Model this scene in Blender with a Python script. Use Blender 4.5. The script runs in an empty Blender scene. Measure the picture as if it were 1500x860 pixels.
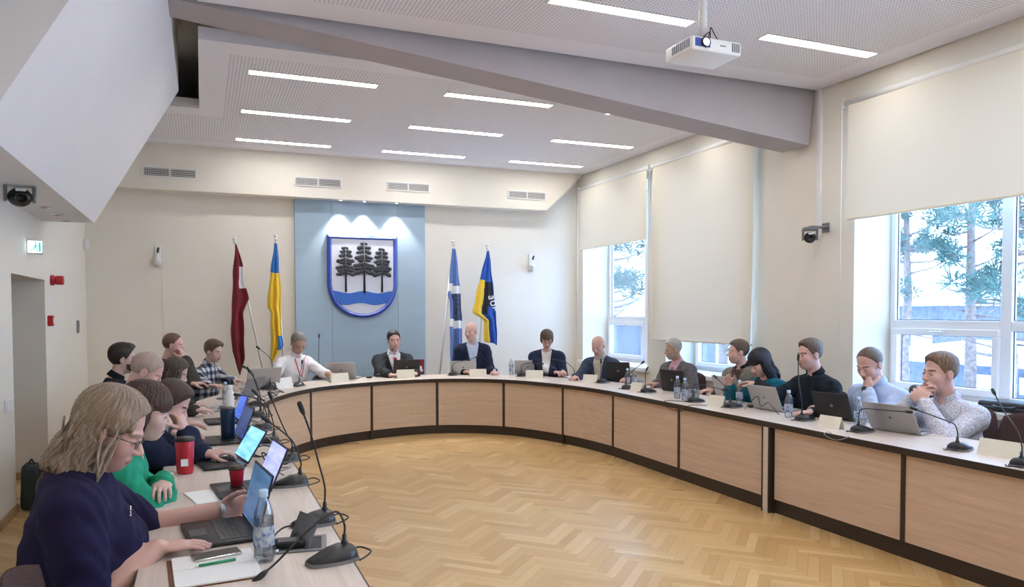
import bpy, bmesh, math, random
import numpy as np
from math import sin, cos, pi, radians, atan2, sqrt
from mathutils import Vector, Matrix
random.seed(7)
SC = bpy.context.scene
COL = SC.collection

# ------------------------------------------------------------------ camera
CAMH = 1.68
F_PX, YAW, PITCH, ROLL, CX, CY = 1095.6, 0.3922, -0.03322, -0.00226, 750.0, 492.8
_s, _c, _cp, _sp = sin(YAW), cos(YAW), cos(PITCH), sin(PITCH)
FW = Vector((_s * _cp, _c * _cp, _sp)); _r = Vector((_c, -_s, 0)); _u = _r.cross(FW)
RT = _r * cos(ROLL) + _u * sin(ROLL); UP = _u * cos(ROLL) - _r * sin(ROLL)
def ray(x, y): return FW + RT * ((x - CX) / F_PX) - UP * ((y - CY) / F_PX)
def onz(x, y, z):
    d = ray(x, y); t = (z - CAMH) / d.z
    return Vector((t * d.x, t * d.y, z))
def at_depth(x, y, w): return ray(x, y) * w + Vector((0, 0, CAMH))
cam = bpy.data.objects.new('camera', bpy.data.cameras.new('camera')); COL.objects.link(cam)
cam.matrix_world = Matrix(((RT.x, UP.x, -FW.x, 0), (RT.y, UP.y, -FW.y, 0), (RT.z, UP.z, -FW.z, CAMH), (0, 0, 0, 1)))
cam.data.sensor_fit = 'HORIZONTAL'; cam.data.sensor_width = 36; cam.data.lens = F_PX / 1500 * 36
cam.data.shift_y = (CY - 430) / 1500; cam.data.clip_start = .05; cam.data.clip_end = 400
SC.camera = cam

# ------------------------------------------------------------------ materials
class NG:
    def __init__(s, name):
        s.mat = bpy.data.materials.new(name); s.mat.use_nodes = True
        s.nt = s.mat.node_tree; s.b = s.nt.nodes['Principled BSDF']
        s.out = s.nt.nodes['Material Output']
    def n(s, t, **k):
        o = s.nt.nodes.new(t)
        for a, v in k.items(): setattr(o, a, v)
        return o
    def put(s, sock, v):
        if v is None: return
        if isinstance(v, bpy.types.NodeSocket): s.nt.links.new(v, sock)
        else: sock.default_value = v
    def m(s, op, a, b=None, c=None):
        o = s.n('ShaderNodeMath', operation=op)
        s.put(o.inputs[0], a); s.put(o.inputs[1], b); s.put(o.inputs[2], c)
        return o.outputs[0]
    def xyz(s, kind='Object'):
        t = s.n('ShaderNodeTexCoord'); q = s.n('ShaderNodeSeparateXYZ')
        s.nt.links.new(t.outputs[kind], q.inputs[0]); return q.outputs
    def comb(s, x, y, z):
        o = s.n('ShaderNodeCombineXYZ'); s.put(o.inputs[0], x); s.put(o.inputs[1], y); s.put(o.inputs[2], z); return o.outputs[0]
    def noise(s, vec, scale, detail=2, rough=.5):
        o = s.n('ShaderNodeTexNoise'); s.put(o.inputs['Vector'], vec); o.inputs['Scale'].default_value = scale
        o.inputs['Detail'].default_value = detail; o.inputs['Roughness'].default_value = rough; return o.outputs['Fac']
    def white(s, vec):
        o = s.n('ShaderNodeTexWhiteNoise', noise_dimensions='3D'); s.put(o.inputs['Vector'], vec); return o.outputs['Value']
    def ramp(s, fac, stops):
        o = s.n('ShaderNodeValToRGB'); e = o.color_ramp.elements
        while len(e) < len(stops): e.new(.5)
        for i, (p, c) in enumerate(stops): e[i].position = p; e[i].color = (*c, 1)
        s.put(o.inputs[0], fac); return o.outputs[0]
    def mix(s, f, a, b):
        o = s.n('ShaderNodeMix', data_type='RGBA'); s.put(o.inputs[0], f)
        s.put(o.inputs[6], a if isinstance(a, bpy.types.NodeSocket) else (*a, 1))
        s.put(o.inputs[7], b if isinstance(b, bpy.types.NodeSocket) else (*b, 1)); return o.outputs[2]
    def bump(s, h, strength=.3, dist=.002):
        o = s.n('ShaderNodeBump'); s.put(o.inputs['Height'], h); o.inputs['Strength'].default_value = strength
        o.inputs['Distance'].default_value = dist; s.nt.links.new(o.outputs[0], s.b.inputs['Normal'])
    def color(s, c): s.put(s.b.inputs['Base Color'], c if isinstance(c, bpy.types.NodeSocket) else (*c, 1))
    def set(s, **k):
        for a, v in k.items(): s.put(s.b.inputs[a.replace('_', ' ')], v)
def mat(name, col, rough=.5, metal=0, var=.06, scale=60, bump=.0, bscale=300, spec=.5, coat=0, stretch=(1, 1, 1)):
    g = NG(name); t = g.n('ShaderNodeTexCoord'); mp = g.n('ShaderNodeMapping'); mp.inputs['Scale'].default_value = stretch
    g.nt.links.new(t.outputs['Object'], mp.inputs[0])
    f = g.noise(mp.outputs[0], scale, 3)
    lo = tuple(max(0, c * (1 - var)) for c in col); hi = tuple(min(1, c * (1 + var)) for c in col)
    g.color(g.ramp(f, [(.3, lo), (.7, hi)])); g.set(Roughness=rough, Metallic=metal)
    g.b.inputs['Specular IOR Level'].default_value = spec
    if coat: g.b.inputs['Coat Weight'].default_value = coat; g.b.inputs['Coat Roughness'].default_value = .1
    if bump: g.bump(g.noise(mp.outputs[0], bscale, 2), bump, .003)
    return g.mat
def emis(name, col, strength, base=(.8, .8, .8)):
    g = NG(name); g.color(base); g.b.inputs['Emission Color'].default_value = (*col, 1); g.b.inputs['Emission Strength'].default_value = strength
    return g.mat
def srgb(r, g, b):
    f = lambda v: (v / 255 / 12.92) if v <= 10 else ((v / 255 + .055) / 1.055) ** 2.4
    return (f(r), f(g), f(b))
M = {}
M['wall'] = mat('wall_paint', (.82, .775, .69), .75, var=.012, scale=3, bump=.12, bscale=220, spec=.2)
M['white'] = mat('white_plaster', (.80, .79, .80), .7, var=.01, scale=3, bump=.05, bscale=200, spec=.2)
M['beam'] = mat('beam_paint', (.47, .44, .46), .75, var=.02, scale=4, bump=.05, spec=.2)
M['upvc'] = mat('white_window_plastic', (.84, .85, .87), .35, var=.01)
M['whiteplastic'] = mat('white_plastic', (.82, .82, .80), .4, var=.02)
M['grille'] = mat('dark_grille_slot', (.05, .05, .05), .7)
M['dark'] = mat('black_plastic', (.016, .016, .018), .38, var=.15)
M['darkgrey'] = mat('dark_grey_plastic', (.05, .053, .06), .42, var=.1)
M['midgrey'] = mat('mid_grey_plastic', (.18, .185, .2), .4, var=.08)
M['silver'] = mat('silver_metal', (.62, .62, .63), .32, .85, var=.03)
M['silverlap'] = mat('silver_laptop_shell', (.46, .46, .47), .42, .55, var=.03)
M['chrome'] = mat('chrome_metal', (.7, .7, .72), .15, 1, var=.02)
M['edge'] = mat('dark_brown_edging', (.030, .020, .015), .45, var=.25, scale=8, stretch=(1, 1, 12))
M['brownfab'] = mat('brown_upholstery', (.085, .05, .045), .95, var=.25, scale=120, bump=.5, bscale=700, spec=.2)
M['paper'] = mat('white_paper', (.85, .85, .84), .8, var=.01)
M['cream'] = mat('cream_nameplate', (.78, .74, .62), .45, var=.03)
M['red'] = mat('red_plastic', (.45, .015, .02), .35, var=.08)
M['redcup'] = mat('red_paper_cup', (.62, .03, .045), .55, var=.05)
M['cuplid'] = mat('dark_cup_lid', (.035, .022, .018), .4, var=.1)
M['blue'] = mat('blue_flag_cloth', (.03, .19, .56), .85, var=.08, scale=30, bump=.2)
M['yellow'] = mat('yellow_flag_cloth', (.88, .60, .05), .85, var=.06, scale=30, bump=.2)
M['royal'] = mat('royal_blue_flag_cloth', (.02, .10, .48), .8, var=.1, scale=30, bump=.2)
M['city'] = mat('slate_blue_flag_cloth', (.12, .20, .48), .85, var=.08, scale=30, bump=.2)
M['maroon'] = mat('maroon_flag_cloth', (.20, .018, .03), .85, var=.12, scale=30, bump=.2)
M['whitecloth'] = mat('white_flag_cloth', (.82, .82, .84), .85, var=.04, scale=30, bump=.2)
M['panel'] = mat('pale_blue_panel', (.36, .475, .585), .6, var=.03, scale=2, bump=.12, bscale=400, stretch=(1, 1, 8), spec=.3)
M['shieldblue'] = mat('shield_blue', (.035, .075, .38), .4, var=.12, scale=14, coat=.2)
M['shieldwater'] = mat('shield_water_blue', (.03, .13, .50), .4, var=.2, scale=90)
M['shieldsilver'] = mat('shield_silver', (.58, .60, .70), .5, .1, var=.05, scale=120)
M['pine_black'] = mat('shield_tree_black', (.018, .02, .03), .6, var=.3, scale=80)
M['screwmetal'] = mat('brushed_pole', (.72, .72, .72), .35, .3, var=.02)
M['cable'] = mat('black_cable', (.012, .012, .014), .5)
M['greycable'] = mat('grey_cable', (.25, .25, .27), .5)
M['snow'] = mat('snow', (.85, .88, .92), .9, var=.04, scale=1)
M['bark'] = mat('pine_bark', (.19, .14, .12), .9, var=.35, scale=9, bump=.6, bscale=30)
M['needles'] = mat('pine_needles', (.06, .12, .10), .85, var=.4, scale=3)
M['barnwall'] = mat('dark_timber_wall', (.14, .15, .19), .9, var=.25, scale=5)
M['boarded'] = mat('brown_baseboard', (.42, .27, .14), .45, var=.15, scale=6)
M['greenpen'] = mat('green_pen', (.02, .32, .12), .3)
M['phone'] = mat('phone_glass', (.02, .022, .025), .12)
M['tumbler'] = mat('red_tumbler', (.50, .02, .035), .3, .2)
M['navytumbler'] = mat('navy_tumbler', (.012, .035, .085), .28, .3)
M['powder'] = mat('white_bottle_enamel', (.80, .81, .82), .3)

def wood_mat(name, c1, c2, axis=0, rough=.42):
    g = NG(name); x, y, z = g.xyz()
    ax = [x, y, z]; k = [18, 18, 18]; k = [(.8 if q in (axis if isinstance(axis, tuple) else (axis,)) else 18) for q in range(3)]
    v = g.comb(*[g.m('MULTIPLY', a, kk) for a, kk in zip(ax, k)])
    n1 = g.noise(v, 1.6, 5, .65); k2 = [160, 160, 160]; k2 = [(3 if q in (axis if isinstance(axis, tuple) else (axis,)) else 160) for q in range(3)]
    v2 = g.comb(*[g.m('MULTIPLY', a, kk) for a, kk in zip(ax, k2)])
    n2 = g.noise(v2, 1, 3)
    f = g.m('ADD', g.m('MULTIPLY', n1, .6), g.m('MULTIPLY', n2, .4))
    g.color(g.ramp(f, [(.36, c1), (.64, c2)])); g.set(Roughness=rough); g.bump(n2, .06, .001)
    return g.mat
M['wood_h'] = wood_mat('pale_oak_laminate', (.55, .385, .275), (.70, .53, .40), 1)
M['wood_top'] = wood_mat('pale_oak_worktop', (.60, .50, .43), (.74, .645, .57), 1, .36)
M['wood_curve'] = wood_mat('pale_oak_panel', (.56, .41, .29), (.67, .52, .385), (0, 1))

def parquet():
    g = NG('herringbone_parquet'); x, y, z = g.xyz()
    w = .070; n = 6; q = 1 / (sqrt(2) * w)
    u = g.m('MULTIPLY', g.m('ADD', x, y), q); v = g.m('MULTIPLY', g.m('SUBTRACT', y, x), q)
    i = g.m('FLOOR', u); j = g.m('FLOOR', v); fu = g.m('FRACT', u); fv = g.m('FRACT', v)
    k = g.m('FLOORED_MODULO', g.m('SUBTRACT', i, j), 2 * n)
    k = g.m('ROUND', k)
    H = g.m('LESS_THAN', k, n - .5)
    kv = g.m('SUBTRACT', 2 * n - 1, k)
    def sel(a, b):  # H? a : b
        return g.m('ADD', g.m('MULTIPLY', H, a), g.m('MULTIPLY', g.m('SUBTRACT', 1, H), b))
    idx = sel(g.m('SUBTRACT', i, k), g.m('ADD', i, 1000)); idy = sel(j, g.m('SUBTRACT', j, kv))
    along = sel(g.m('ADD', k, fu), g.m('ADD', kv, fv)); across = sel(fv, fu)
    # plank border behind Y>9
    r2 = g.m('FLOOR', g.m('DIVIDE', y, w)); sh = g.white(g.comb(r2, 3.3, 0))
    a2 = g.m('ADD', g.m('DIVIDE', x, .55), sh); c2 = g.m('FLOOR', a2)
    B = g.m('GREATER_THAN', y, 9.02)
    def selB(a, b): return g.m('ADD', g.m('MULTIPLY', B, a), g.m('MULTIPLY', g.m('SUBTRACT', 1, B), b))
    idx = selB(g.m('ADD', c2, 5000), idx); idy = selB(r2, idy)
    L = selB(.55 / w, n)
    along = selB(g.m('MULTIPLY', g.m('FRACT', a2), .55 / w), along); across = selB(g.m('FRACT', g.m('DIVIDE', y, w)), across)
    rnd = g.white(g.comb(idx, idy, 1)); rnd2 = g.white(g.comb(idx, idy, 7))
    gv = g.comb(g.m('ADD', g.m('MULTIPLY', along, .35), g.m('MULTIPLY', rnd, 37)), g.m('MULTIPLY', across, 7), g.m('MULTIPLY', rnd2, 19))
    gr = g.noise(gv, 1.5, 4, .6)
    f = g.m('ADD', g.m('MULTIPLY', rnd, .62), g.m('MULTIPLY', gr, .42))
    col = g.ramp(f, [(.05, (.46, .27, .10)), (.42, (.55, .345, .138)), (.75, (.62, .415, .19)), (1.0, (.73, .55, .32))])
    e1 = g.m('MINIMUM', across, g.m('SUBTRACT', 1, across)); e2 = g.m('MINIMUM', along, g.m('SUBTRACT', L, along))
    e = g.m('MINIMUM', e1, e2); gap = g.m('LESS_THAN', e, .018)
    g.color(g.mix(g.m('MULTIPLY', gap, .55), col, (.16, .09, .045)))
    g.set(Roughness=g.m('ADD', .27, g.m('MULTIPLY', rnd2, .10)))
    g.bump(g.m('MULTIPLY', gr, 1), .05, .001)
    return g.mat
M['parquet'] = parquet()

def perforated(name, conds, base=(.88, .865, .91), pitch=.032, r=.24):
    """conds: list of rectangles (x0,x1,y0,y1) that are perforated"""
    g = NG(name); x, y, z = g.xyz()
    fx = g.m('SUBTRACT', g.m('FRACT', g.m('DIVIDE', x, pitch)), .5); fy = g.m('SUBTRACT', g.m('FRACT', g.m('DIVIDE', y, pitch)), .5)
    d = g.m('SQRT', g.m('ADD', g.m('MULTIPLY', fx, fx), g.m('MULTIPLY', fy, fy)))
    hole = g.m('LESS_THAN', d, r); mask = None
    for x0, x1, y0, y1 in conds:
        a = g.m('MULTIPLY', g.m('MULTIPLY', g.m('GREATER_THAN', x, x0), g.m('LESS_THAN', x, x1)), g.m('MULTIPLY', g.m('GREATER_THAN', y, y0), g.m('LESS_THAN', y, y1)))
        mask = a if mask is None else g.m('MAXIMUM', mask, a)
    g.color(g.mix(g.m('MULTIPLY', hole, mask), base, (.46, .45, .48))); g.set(Roughness=.75)
    g.b.inputs['Specular IOR Level'].default_value = .2
    return g.mat
M['ceil_near'] = perforated('perforated_ceiling_near', [(.3, 5.72, -2.7, 5.82)])
M['ceil_far'] = perforated('perforated_ceiling_far', [(.26, 5.78, 7.3, 11.12), (-1.3, 5.78, 9.68, 11.12)])

def glass_mat(name, tint=(.93, .97, 1), refl=.08):
    g = NG(name); g.nt.nodes.remove(g.b)
    t = g.n('ShaderNodeBsdfTransparent'); t.inputs[0].default_value = (*tint, 1)
    gl = g.n('ShaderNodeBsdfGlossy'); gl.inputs['Roughness'].default_value = .02
    fr = g.n('ShaderNodeLayerWeight'); fr.inputs[0].default_value = .25
    mx = g.n('ShaderNodeMixShader'); s = g.m('ADD', g.m('MULTIPLY', fr.outputs['Fresnel'], .5), refl)
    g.nt.links.new(s, mx.inputs[0]); g.nt.links.new(t.outputs[0], mx.inputs[1]); g.nt.links.new(gl.outputs[0], mx.inputs[2])
    g.nt.links.new(mx.outputs[0], g.out.inputs[0]); return g.mat
M['glass'] = glass_mat('window_glass', refl=.03)
M['pet'] = glass_mat('clear_bottle_plastic', (.86, .90, .94), .14)
M['cupplastic'] = glass_mat('clear_cup_plastic', (.80, .86, .93), .12)
def blind_mat():
    g = NG('cream_blind_fabric'); g.nt.nodes.remove(g.b); x, y, z = g.xyz()
    n = g.noise(g.comb(g.m('MULTIPLY', y, 300), g.m('MULTIPLY', z, 300), 0), 1, 2)
    c = g.ramp(n, [(.3, (.78, .715, .60)), (.7, (.82, .76, .65))])
    d = g.n('ShaderNodeBsdfDiffuse'); t = g.n('ShaderNodeBsdfTranslucent'); m = g.n('ShaderNodeMixShader'); m.inputs[0].default_value = .07
    g.nt.links.new(c, d.inputs[0]); g.nt.links.new(c, t.inputs[0]); g.nt.links.new(d.outputs[0], m.inputs[1]); g.nt.links.new(t.outputs[0], m.inputs[2])
    g.nt.links.new(m.outputs[0], g.out.inputs[0]); return g.mat
M['blind'] = blind_mat()
M['led'] = emis('led_diffuser', (1, .985, .97), 14.5)
M['lens'] = emis('projector_lens_light', (.35, .6, 1), 22)
M['exit'] = emis('exit_sign_face', (.75, .95, 1.0), 1.6)
M['exitg'] = emis('exit_sign_green', (.0, .45, .30), .7, (.0, .3, .2))
M['spotlamp'] = emis('spot_lamp_face', (1, .98, .95), 12)
def screen_mat(name, c1, c2, st):
    g = NG(name); x, y, z = g.xyz(); n = g.noise(g.comb(g.m('MULTIPLY', x, 3), g.m('MULTIPLY', y, 3), g.m('MULTIPLY', z, 16)), 2, 1)
    c = g.ramp(n, [(.25, c1), (.7, c2)]); g.color((.01, .01, .012)); g.put(g.b.inputs['Emission Color'], c); g.b.inputs['Emission Strength'].default_value = st
    g.set(Roughness=.25); return g.mat
M['scr_blue'] = screen_mat('screen_bright_blue', (.05, .30, .85), (.25, .55, .95), 1.0)
M['scr_lilac'] = screen_mat('screen_lilac', (.22, .26, .80), (.42, .45, .92), .9)
M['scr_dark'] = screen_mat('screen_dark_blue', (.01, .02, .08), (.03, .06, .18), .9)
M['scr_deep'] = screen_mat('screen_deep_blue', (.02, .07, .40), (.05, .14, .60), .8)
M['scr_reflection'] = screen_mat('screen_grey_blue', (.03, .10, .22), (.10, .20, .38), .55)  # unlit display, its bluish reflection painted in as a glow

# ------------------------------------------------------------------ mesh helpers
class MB:
    def __init__(s): s.v = []; s.f = []; s.m = []; s.sm = []
    def add(s, vs, fs, mi=0, T=None, smooth=False):
        o = len(s.v)
        s.v += [tuple(T @ Vector(p)) for p in vs] if T is not None else [tuple(p) for p in vs]
        s.f += [tuple(i + o for i in f) for f in fs]; s.m += [mi] * len(fs); s.sm += [smooth] * len(fs); return s
    def box(s, lo, hi, mi=0, T=None, bev=0, seg=1):
        if bev <= 0:
            x0, y0, z0 = lo; x1, y1, z1 = hi
            return s.add([(x0, y0, z0), (x1, y0, z0), (x1, y1, z0), (x0, y1, z0), (x0, y0, z1), (x1, y0, z1), (x1, y1, z1), (x0, y1, z1)],
                  [(0, 3, 2, 1), (4, 5, 6, 7), (0, 1, 5, 4), (1, 2, 6, 5), (2, 3, 7, 6), (3, 0, 4, 7)], mi, T)
        bm = bmesh.new(); bmesh.ops.create_cube(bm, size=1)
        for v in bm.verts:
            for i in range(3): v.co[i] = (lo[i] + hi[i]) / 2 + v.co[i] * (hi[i] - lo[i])
        bmesh.ops.bevel(bm, geom=bm.edges[:], offset=bev, segments=seg, affect='EDGES', profile=.5)
        bm.verts.index_update()
        s.add([v.co[:] for v in bm.verts], [[v.index for v in f.verts] for f in bm.faces], mi, T, seg > 1); bm.free(); return s
    def tube(s, pts, r, mi=0, n=8, T=None, cap=True, flat=None):
        pts = [Vector(p) for p in pts]; N = len(pts); rs = r if isinstance(r, (list, tuple)) else [r] * N
        vs = []; fs = []; up = Vector((0, 0, 1)); prev = None
        for i, p in enumerate(pts):
            t = (pts[min(i + 1, N - 1)] - pts[max(i - 1, 0)]).normalized()
            if prev is None: a = t.orthogonal().normalized()
            else: a = (prev - t * prev.dot(t)).normalized()
            prev = a; b = t.cross(a)
            for k in range(n):
                th = 2 * pi * k / n; vs.append(p + a * cos(th) * rs[i] + b * sin(th) * rs[i] * (flat or 1))
        for i in range(N - 1):
            for k in range(n): fs.append((i * n + k, i * n + (k + 1) % n, (i + 1) * n + (k + 1) % n, (i + 1) * n + k))
        if cap: fs.append(tuple(range(n))[::-1]); fs.append(tuple((N - 1) * n + k for k in range(n)))
        return s.add(vs, fs, mi, T, True)
    def lathe(s, prof, mi=0, n=24, T=None, cap=True):
        vs = []; fs = []
        for r, z in prof:
            for k in range(n): th = 2 * pi * k / n; vs.append((r * cos(th), r * sin(th), z))
        for i in range(len(prof) - 1):
            for k in range(n): fs.append((i * n + k, i * n + (k + 1) % n, (i + 1) * n + (k + 1) % n, (i + 1) * n + k))
        if cap: fs.append(tuple(range(n))[::-1]); fs.append(tuple((len(prof) - 1) * n + k for k in range(n)))
        return s.add(vs, fs, mi, T, True)
    def ball(s, c, r, mi=0, n=12, T=None):
        if not isinstance(r, (tuple, list)): r = (r, r, r)
        prof = []; vs = []; fs = []; h = n // 2
        for i in range(h + 1):
            a = pi * i / h - pi / 2
            for k in range(n): th = 2 * pi * k / n; vs.append((c[0] + r[0] * cos(a) * cos(th), c[1] + r[1] * cos(a) * sin(th), c[2] + r[2] * sin(a)))
        for i in range(h):
            for k in range(n): fs.append((i * n + k, i * n + (k + 1) % n, (i + 1) * n + (k + 1) % n, (i + 1) * n + k))
        return s.add(vs, fs, mi, T, True)
    def prism(s, poly, z0, z1, mi=0, T=None):
        n = len(poly); vs = [(x, y, z0) for x, y in poly] + [(x, y, z1) for x, y in poly]
        fs = [tuple(range(n))[::-1], tuple(range(n, 2 * n))] + [(i, (i + 1) % n, n + (i + 1) % n, n + i) for i in range(n)]
        return s.add(vs, fs, mi, T)
    def build(s, name, mats, parent=None, loc=None):
        me = bpy.data.meshes.new(name); me.from_pydata(s.v, [], s.f)
        if not isinstance(mats, (list, tuple)): mats = [mats]
        for m_ in mats: me.materials.append(M[m_] if isinstance(m_, str) else m_)
        me.polygons.foreach_set('material_index', s.m); me.polygons.foreach_set('use_smooth', s.sm)
        bm = bmesh.new(); bm.from_mesh(me); bmesh.ops.remove_doubles(bm, verts=bm.verts, dist=1e-6); bmesh.ops.recalc_face_normals(bm, faces=bm.faces); bm.to_mesh(me); bm.free()
        me.update(); o = bpy.data.objects.new(name, me); COL.objects.link(o)
        if parent is not None: o.parent = parent
        if loc is not None: o.location = loc
        return o
def empty(name, loc=(0, 0, 0), rz=0):
    o = bpy.data.objects.new(name, None); COL.objects.link(o); o.location = loc; o.rotation_euler = (0, 0, rz); o.empty_display_size = .1; return o
def tag(o, label, cat, group=None):
    o['label'] = label; o['category'] = cat
    if group: o['group'] = group
    return o
def struct(o): o['kind'] = 'structure'; return o
def copy_tree(o, parent=None):
    c = o.copy(); COL.objects.link(c)
    if parent is not None: c.parent = parent
    for ch in o.children: copy_tree(ch, c)
    return c
def RZ(a, loc=(0, 0, 0)): return Matrix.Translation(loc) @ Matrix.Rotation(a, 4, 'Z')
def smooth_path(pts, sub=6):
    P = [Vector(p) for p in pts]; out = []
    for i in range(len(P) - 1):
        a = P[max(i - 1, 0)]; b = P[i]; c = P[i + 1]; d = P[min(i + 2, len(P) - 1)]
        for k in range(sub):
            t = k / sub
            out.append(.5 * ((2 * b) + (c - a) * t + (2 * a - 5 * b + 4 * c - d) * t * t + (3 * b - a - 3 * c + d) * t ** 3))
    out.append(P[-1]); return out
# ================================================================== THE ROOM
XL, XR, YB, YF, ZC = -1.47, 6.06, 11.7, -3.0, 4.01
def ony(px, py, Y): d = ray(px, py); t = Y / d.y; return Vector((t * d.x, Y, CAMH + t * d.z))
b = MB(); b.box((-3.2, YF - .2, -.2), (6.7, YB + .2, 0)); struct(b.build('floor', 'parquet'))
b = MB(); b.box((-3.2, YB, 0), (6.7, YB + .2, 5.2)); struct(b.build('wall_back', 'wall'))
b = MB(); b.box((-3.2, YF - .2, 0), (6.7, YF, 5.2)); struct(b.build('wall_front', 'wall'))
OPN = [(9.43, 11.45), (7.16, 8.95), (3.3, 5.65), (.2, 2.6)]   # window openings along the right wall; the last is unseen, added for light
b = MB(); b.box((XR, YF, 0), (XR + .6, YB, .80)); b.box((XR, YF, 3.62), (XR + .6, YB, 5.2))
ys = [YF] + [v for o in sorted(OPN) for v in o] + [YB]
for i in range(0, len(ys), 2): b.box((XR, ys[i], .80), (XR + .6, ys[i + 1], 3.62))
struct(b.build('wall_right', 'wall'))
b = MB(); b.box((XL - .12, YF, 0), (XL, 7.37, 5.2)); b.box((XL - .12, 7.37, 2.01), (XL, 8.8, 5.2)); b.box((XL - .12, 8.8, 0), (XL, YB, 5.2))
b.box((-3.2, 8.8, 0), (XL - .12, 8.92, 2.5)); b.box((-3.2, 7.25, 0), (XL - .12, 7.37, 2.5)); b.box((-3.3, 7.25, 0), (-3.2, 8.92, 2.5)); b.box((-3.2, 7.37, 2.01), (XL - .12, 8.8, 2.5))
struct(b.build('wall_left', 'wall'))
# door leaf at the end of the passage
d = empty('door_1', (-3.19, 8.1, 0)); struct(d)
b = MB(); b.box((0, -.45, .01), (.04, .45, 1.98), 0, None, .004); struct(b.build('door_panel', 'white', d))
b = MB(); b.tube([(.04, .36, 1), (.09, .36, 1), (.09, .26, 1)], .009); struct(b.build('door_handle', 'chrome', d))
# passage and room baseboards
b = MB(); b.box((XL, YF, 0), (XL + .018, 7.37, .075), 0, None, .004); b.box((XL, 8.8, 0), (XL + .018, YB, .075), 0, None, .004); struct(b.build('baseboard_left', 'boarded'))
b = MB(); b.box((-3.2, 8.782, 0), (XL, 8.8, .075), 0, None, .004); struct(b.build('baseboard_passage', 'boarded'))
b = MB(); b.box((XL, YB - .018, 0), (XR, YB, .075), 0, None, .004); struct(b.build('baseboard_back', 'boarded'))
b = MB(); b.box((XR - .018, YF, 0), (XR, YB, .075), 0, None, .004); struct(b.build('baseboard_right', 'boarded'))
# ceilings: near slab, far slab with its notch, rough slab above
b = MB(); b.box((0, YF, ZC), (6.04, 6.15, ZC + .11)); struct(b.build('ceiling', 'ceil_near'))
b = MB(); b.box((0, 6.99, ZC), (6.04, 9.35, ZC + .11)); b.box((XL, 9.35, ZC), (6.04, YB, ZC + .11)); struct(b.build('ceiling', 'ceil_far'))
b = MB(); b.box((-3.2, YF - .2, 4.72), (6.7, YB + .2, 4.9)); struct(b.build('ceiling', 'wall'))
# bulkhead over the back wall with its slanted right end
b = MB(); T = Matrix(((1, 0, 0, 0), (0, 0, -1, 0), (0, 1, 0, 0), (0, 0, 0, 1)))
b.prism([(XL, 3.372), (5.36, 3.372), (6.05, ZC), (XL, ZC)], -11.7, -11.42, 0, T); struct(b.build('trim_1', 'wall'))
# tapering beam across the room
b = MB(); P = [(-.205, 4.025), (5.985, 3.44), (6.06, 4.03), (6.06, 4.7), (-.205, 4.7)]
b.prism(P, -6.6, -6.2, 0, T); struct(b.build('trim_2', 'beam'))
# wedge shaped underside on the left
b = MB(); b.prism([(XL, 2.6), (-1.015, 2.6), (-.2, 4.04), (-.2, 5.2), (XL, 5.2)], -8.8, -4.52, 0, T); struct(b.build('trim_3', 'white'))
# window sills
for k, (y0, y1) in enumerate(OPN):
    b = MB(); b.box((5.97, y0 - .06, .785), (6.60, y1 + .04, .845), 0, None, .006); struct(b.build('trim_%d' % (k + 4), 'upvc'))
# windows
def window(k, y0, y1):
    w = empty('window_%d' % k, (6.58, (y0 + y1) / 2, .845)); struct(w)
    o = Vector((-6.58, -(y0 + y1) / 2, -.845)); T = Matrix.Translation(o)
    x0, x1 = 6.56, 6.63; zt = 3.62
    ym1 = y1 - 1.16; ym0 = ym1 - .10
    b = MB()
    for a in ((x0, y0, .845, x1, y1, .905), (x0, y0, zt - .06, x1, y1, zt), (x0, y0, .905, x1, y0 + .06, zt - .06), (x0, y1 - .06, .905, x1, y1, zt - .06),
              (x0, ym0, .905, x1, ym1, zt - .06), (x0, y0 + .06, 1.495, x1, ym0, 1.585), (x0, ym1, 1.495, x1, y1 - .06, 1.585)):
        b.box(a[:3], a[3:], 0, T, .006)
    struct(b.build('window_frame', 'upvc', w))
    s = MB(); a0, a1, c0, c1 = ym1 - .01, y1 - .05, .895, 1.505; f = .065
    for a in ((a0, c0, a1, c0 + f), (a0, c1 - f, a1, c1), (a0, c0 + f, a0 + f, c1 - f), (a1 - f, c0 + f, a1, c1 - f)):
        s.box((x0 - .035, a[0], a[1]), (x0 + .02, a[2], a[3]), 0, T, .006)
    sm = (a0 + a1) / 2
    sash = struct(s.build('window_sash', 'upvc', w))
    h = MB(); h.box((x0 - .05, sm - .03, c1 - .045), (x0 - .034, sm + .03, c1 - .02), 0, T, .004); h.box((x0 - .068, sm - .015, c1 - .04), (x0 - .052, sm + .11, c1 - .024), 0, T, .005); struct(h.build('sash_handle', 'whiteplastic', sash))
    g = MB()
    for a in ((y0 + .06, .905, ym0, 1.495), (y0 + .06, 1.585, ym0, zt - .06), (ym1, 1.585, y1 - .06, zt - .06), (a0 + f, c0 + f, a1 - f, c1 - f)):
        g.box((6.6, a[0], a[1]), (6.606, a[2], a[3]), 0, T)
    struct(g.build('window_glass', 'glass', w))
    q = MB()   # dark rubber gaskets beside the glass
    for a in ((y0 + .06, .905, ym0, 1.495), (y0 + .06, 1.585, ym0, zt - .06), (ym1, 1.585, y1 - .06, zt - .06), (a0 + f, c0 + f, a1 - f, c1 - f)):
        for (p0, q0, p1, q1) in ((a[0], a[1], a[0] + .008, a[3]), (a[2] - .008, a[1], a[2], a[3]), (a[0], a[1], a[2], a[1] + .006), (a[0], a[3] - .006, a[2], a[3])):
            q.box((6.594, p0, q0), (6.6, p1, q1), 0, T)
    struct(q.build('window_gasket', 'darkgrey', w))
for k, (y0, y1) in enumerate(OPN): window(k + 1, y0, y1)

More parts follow.
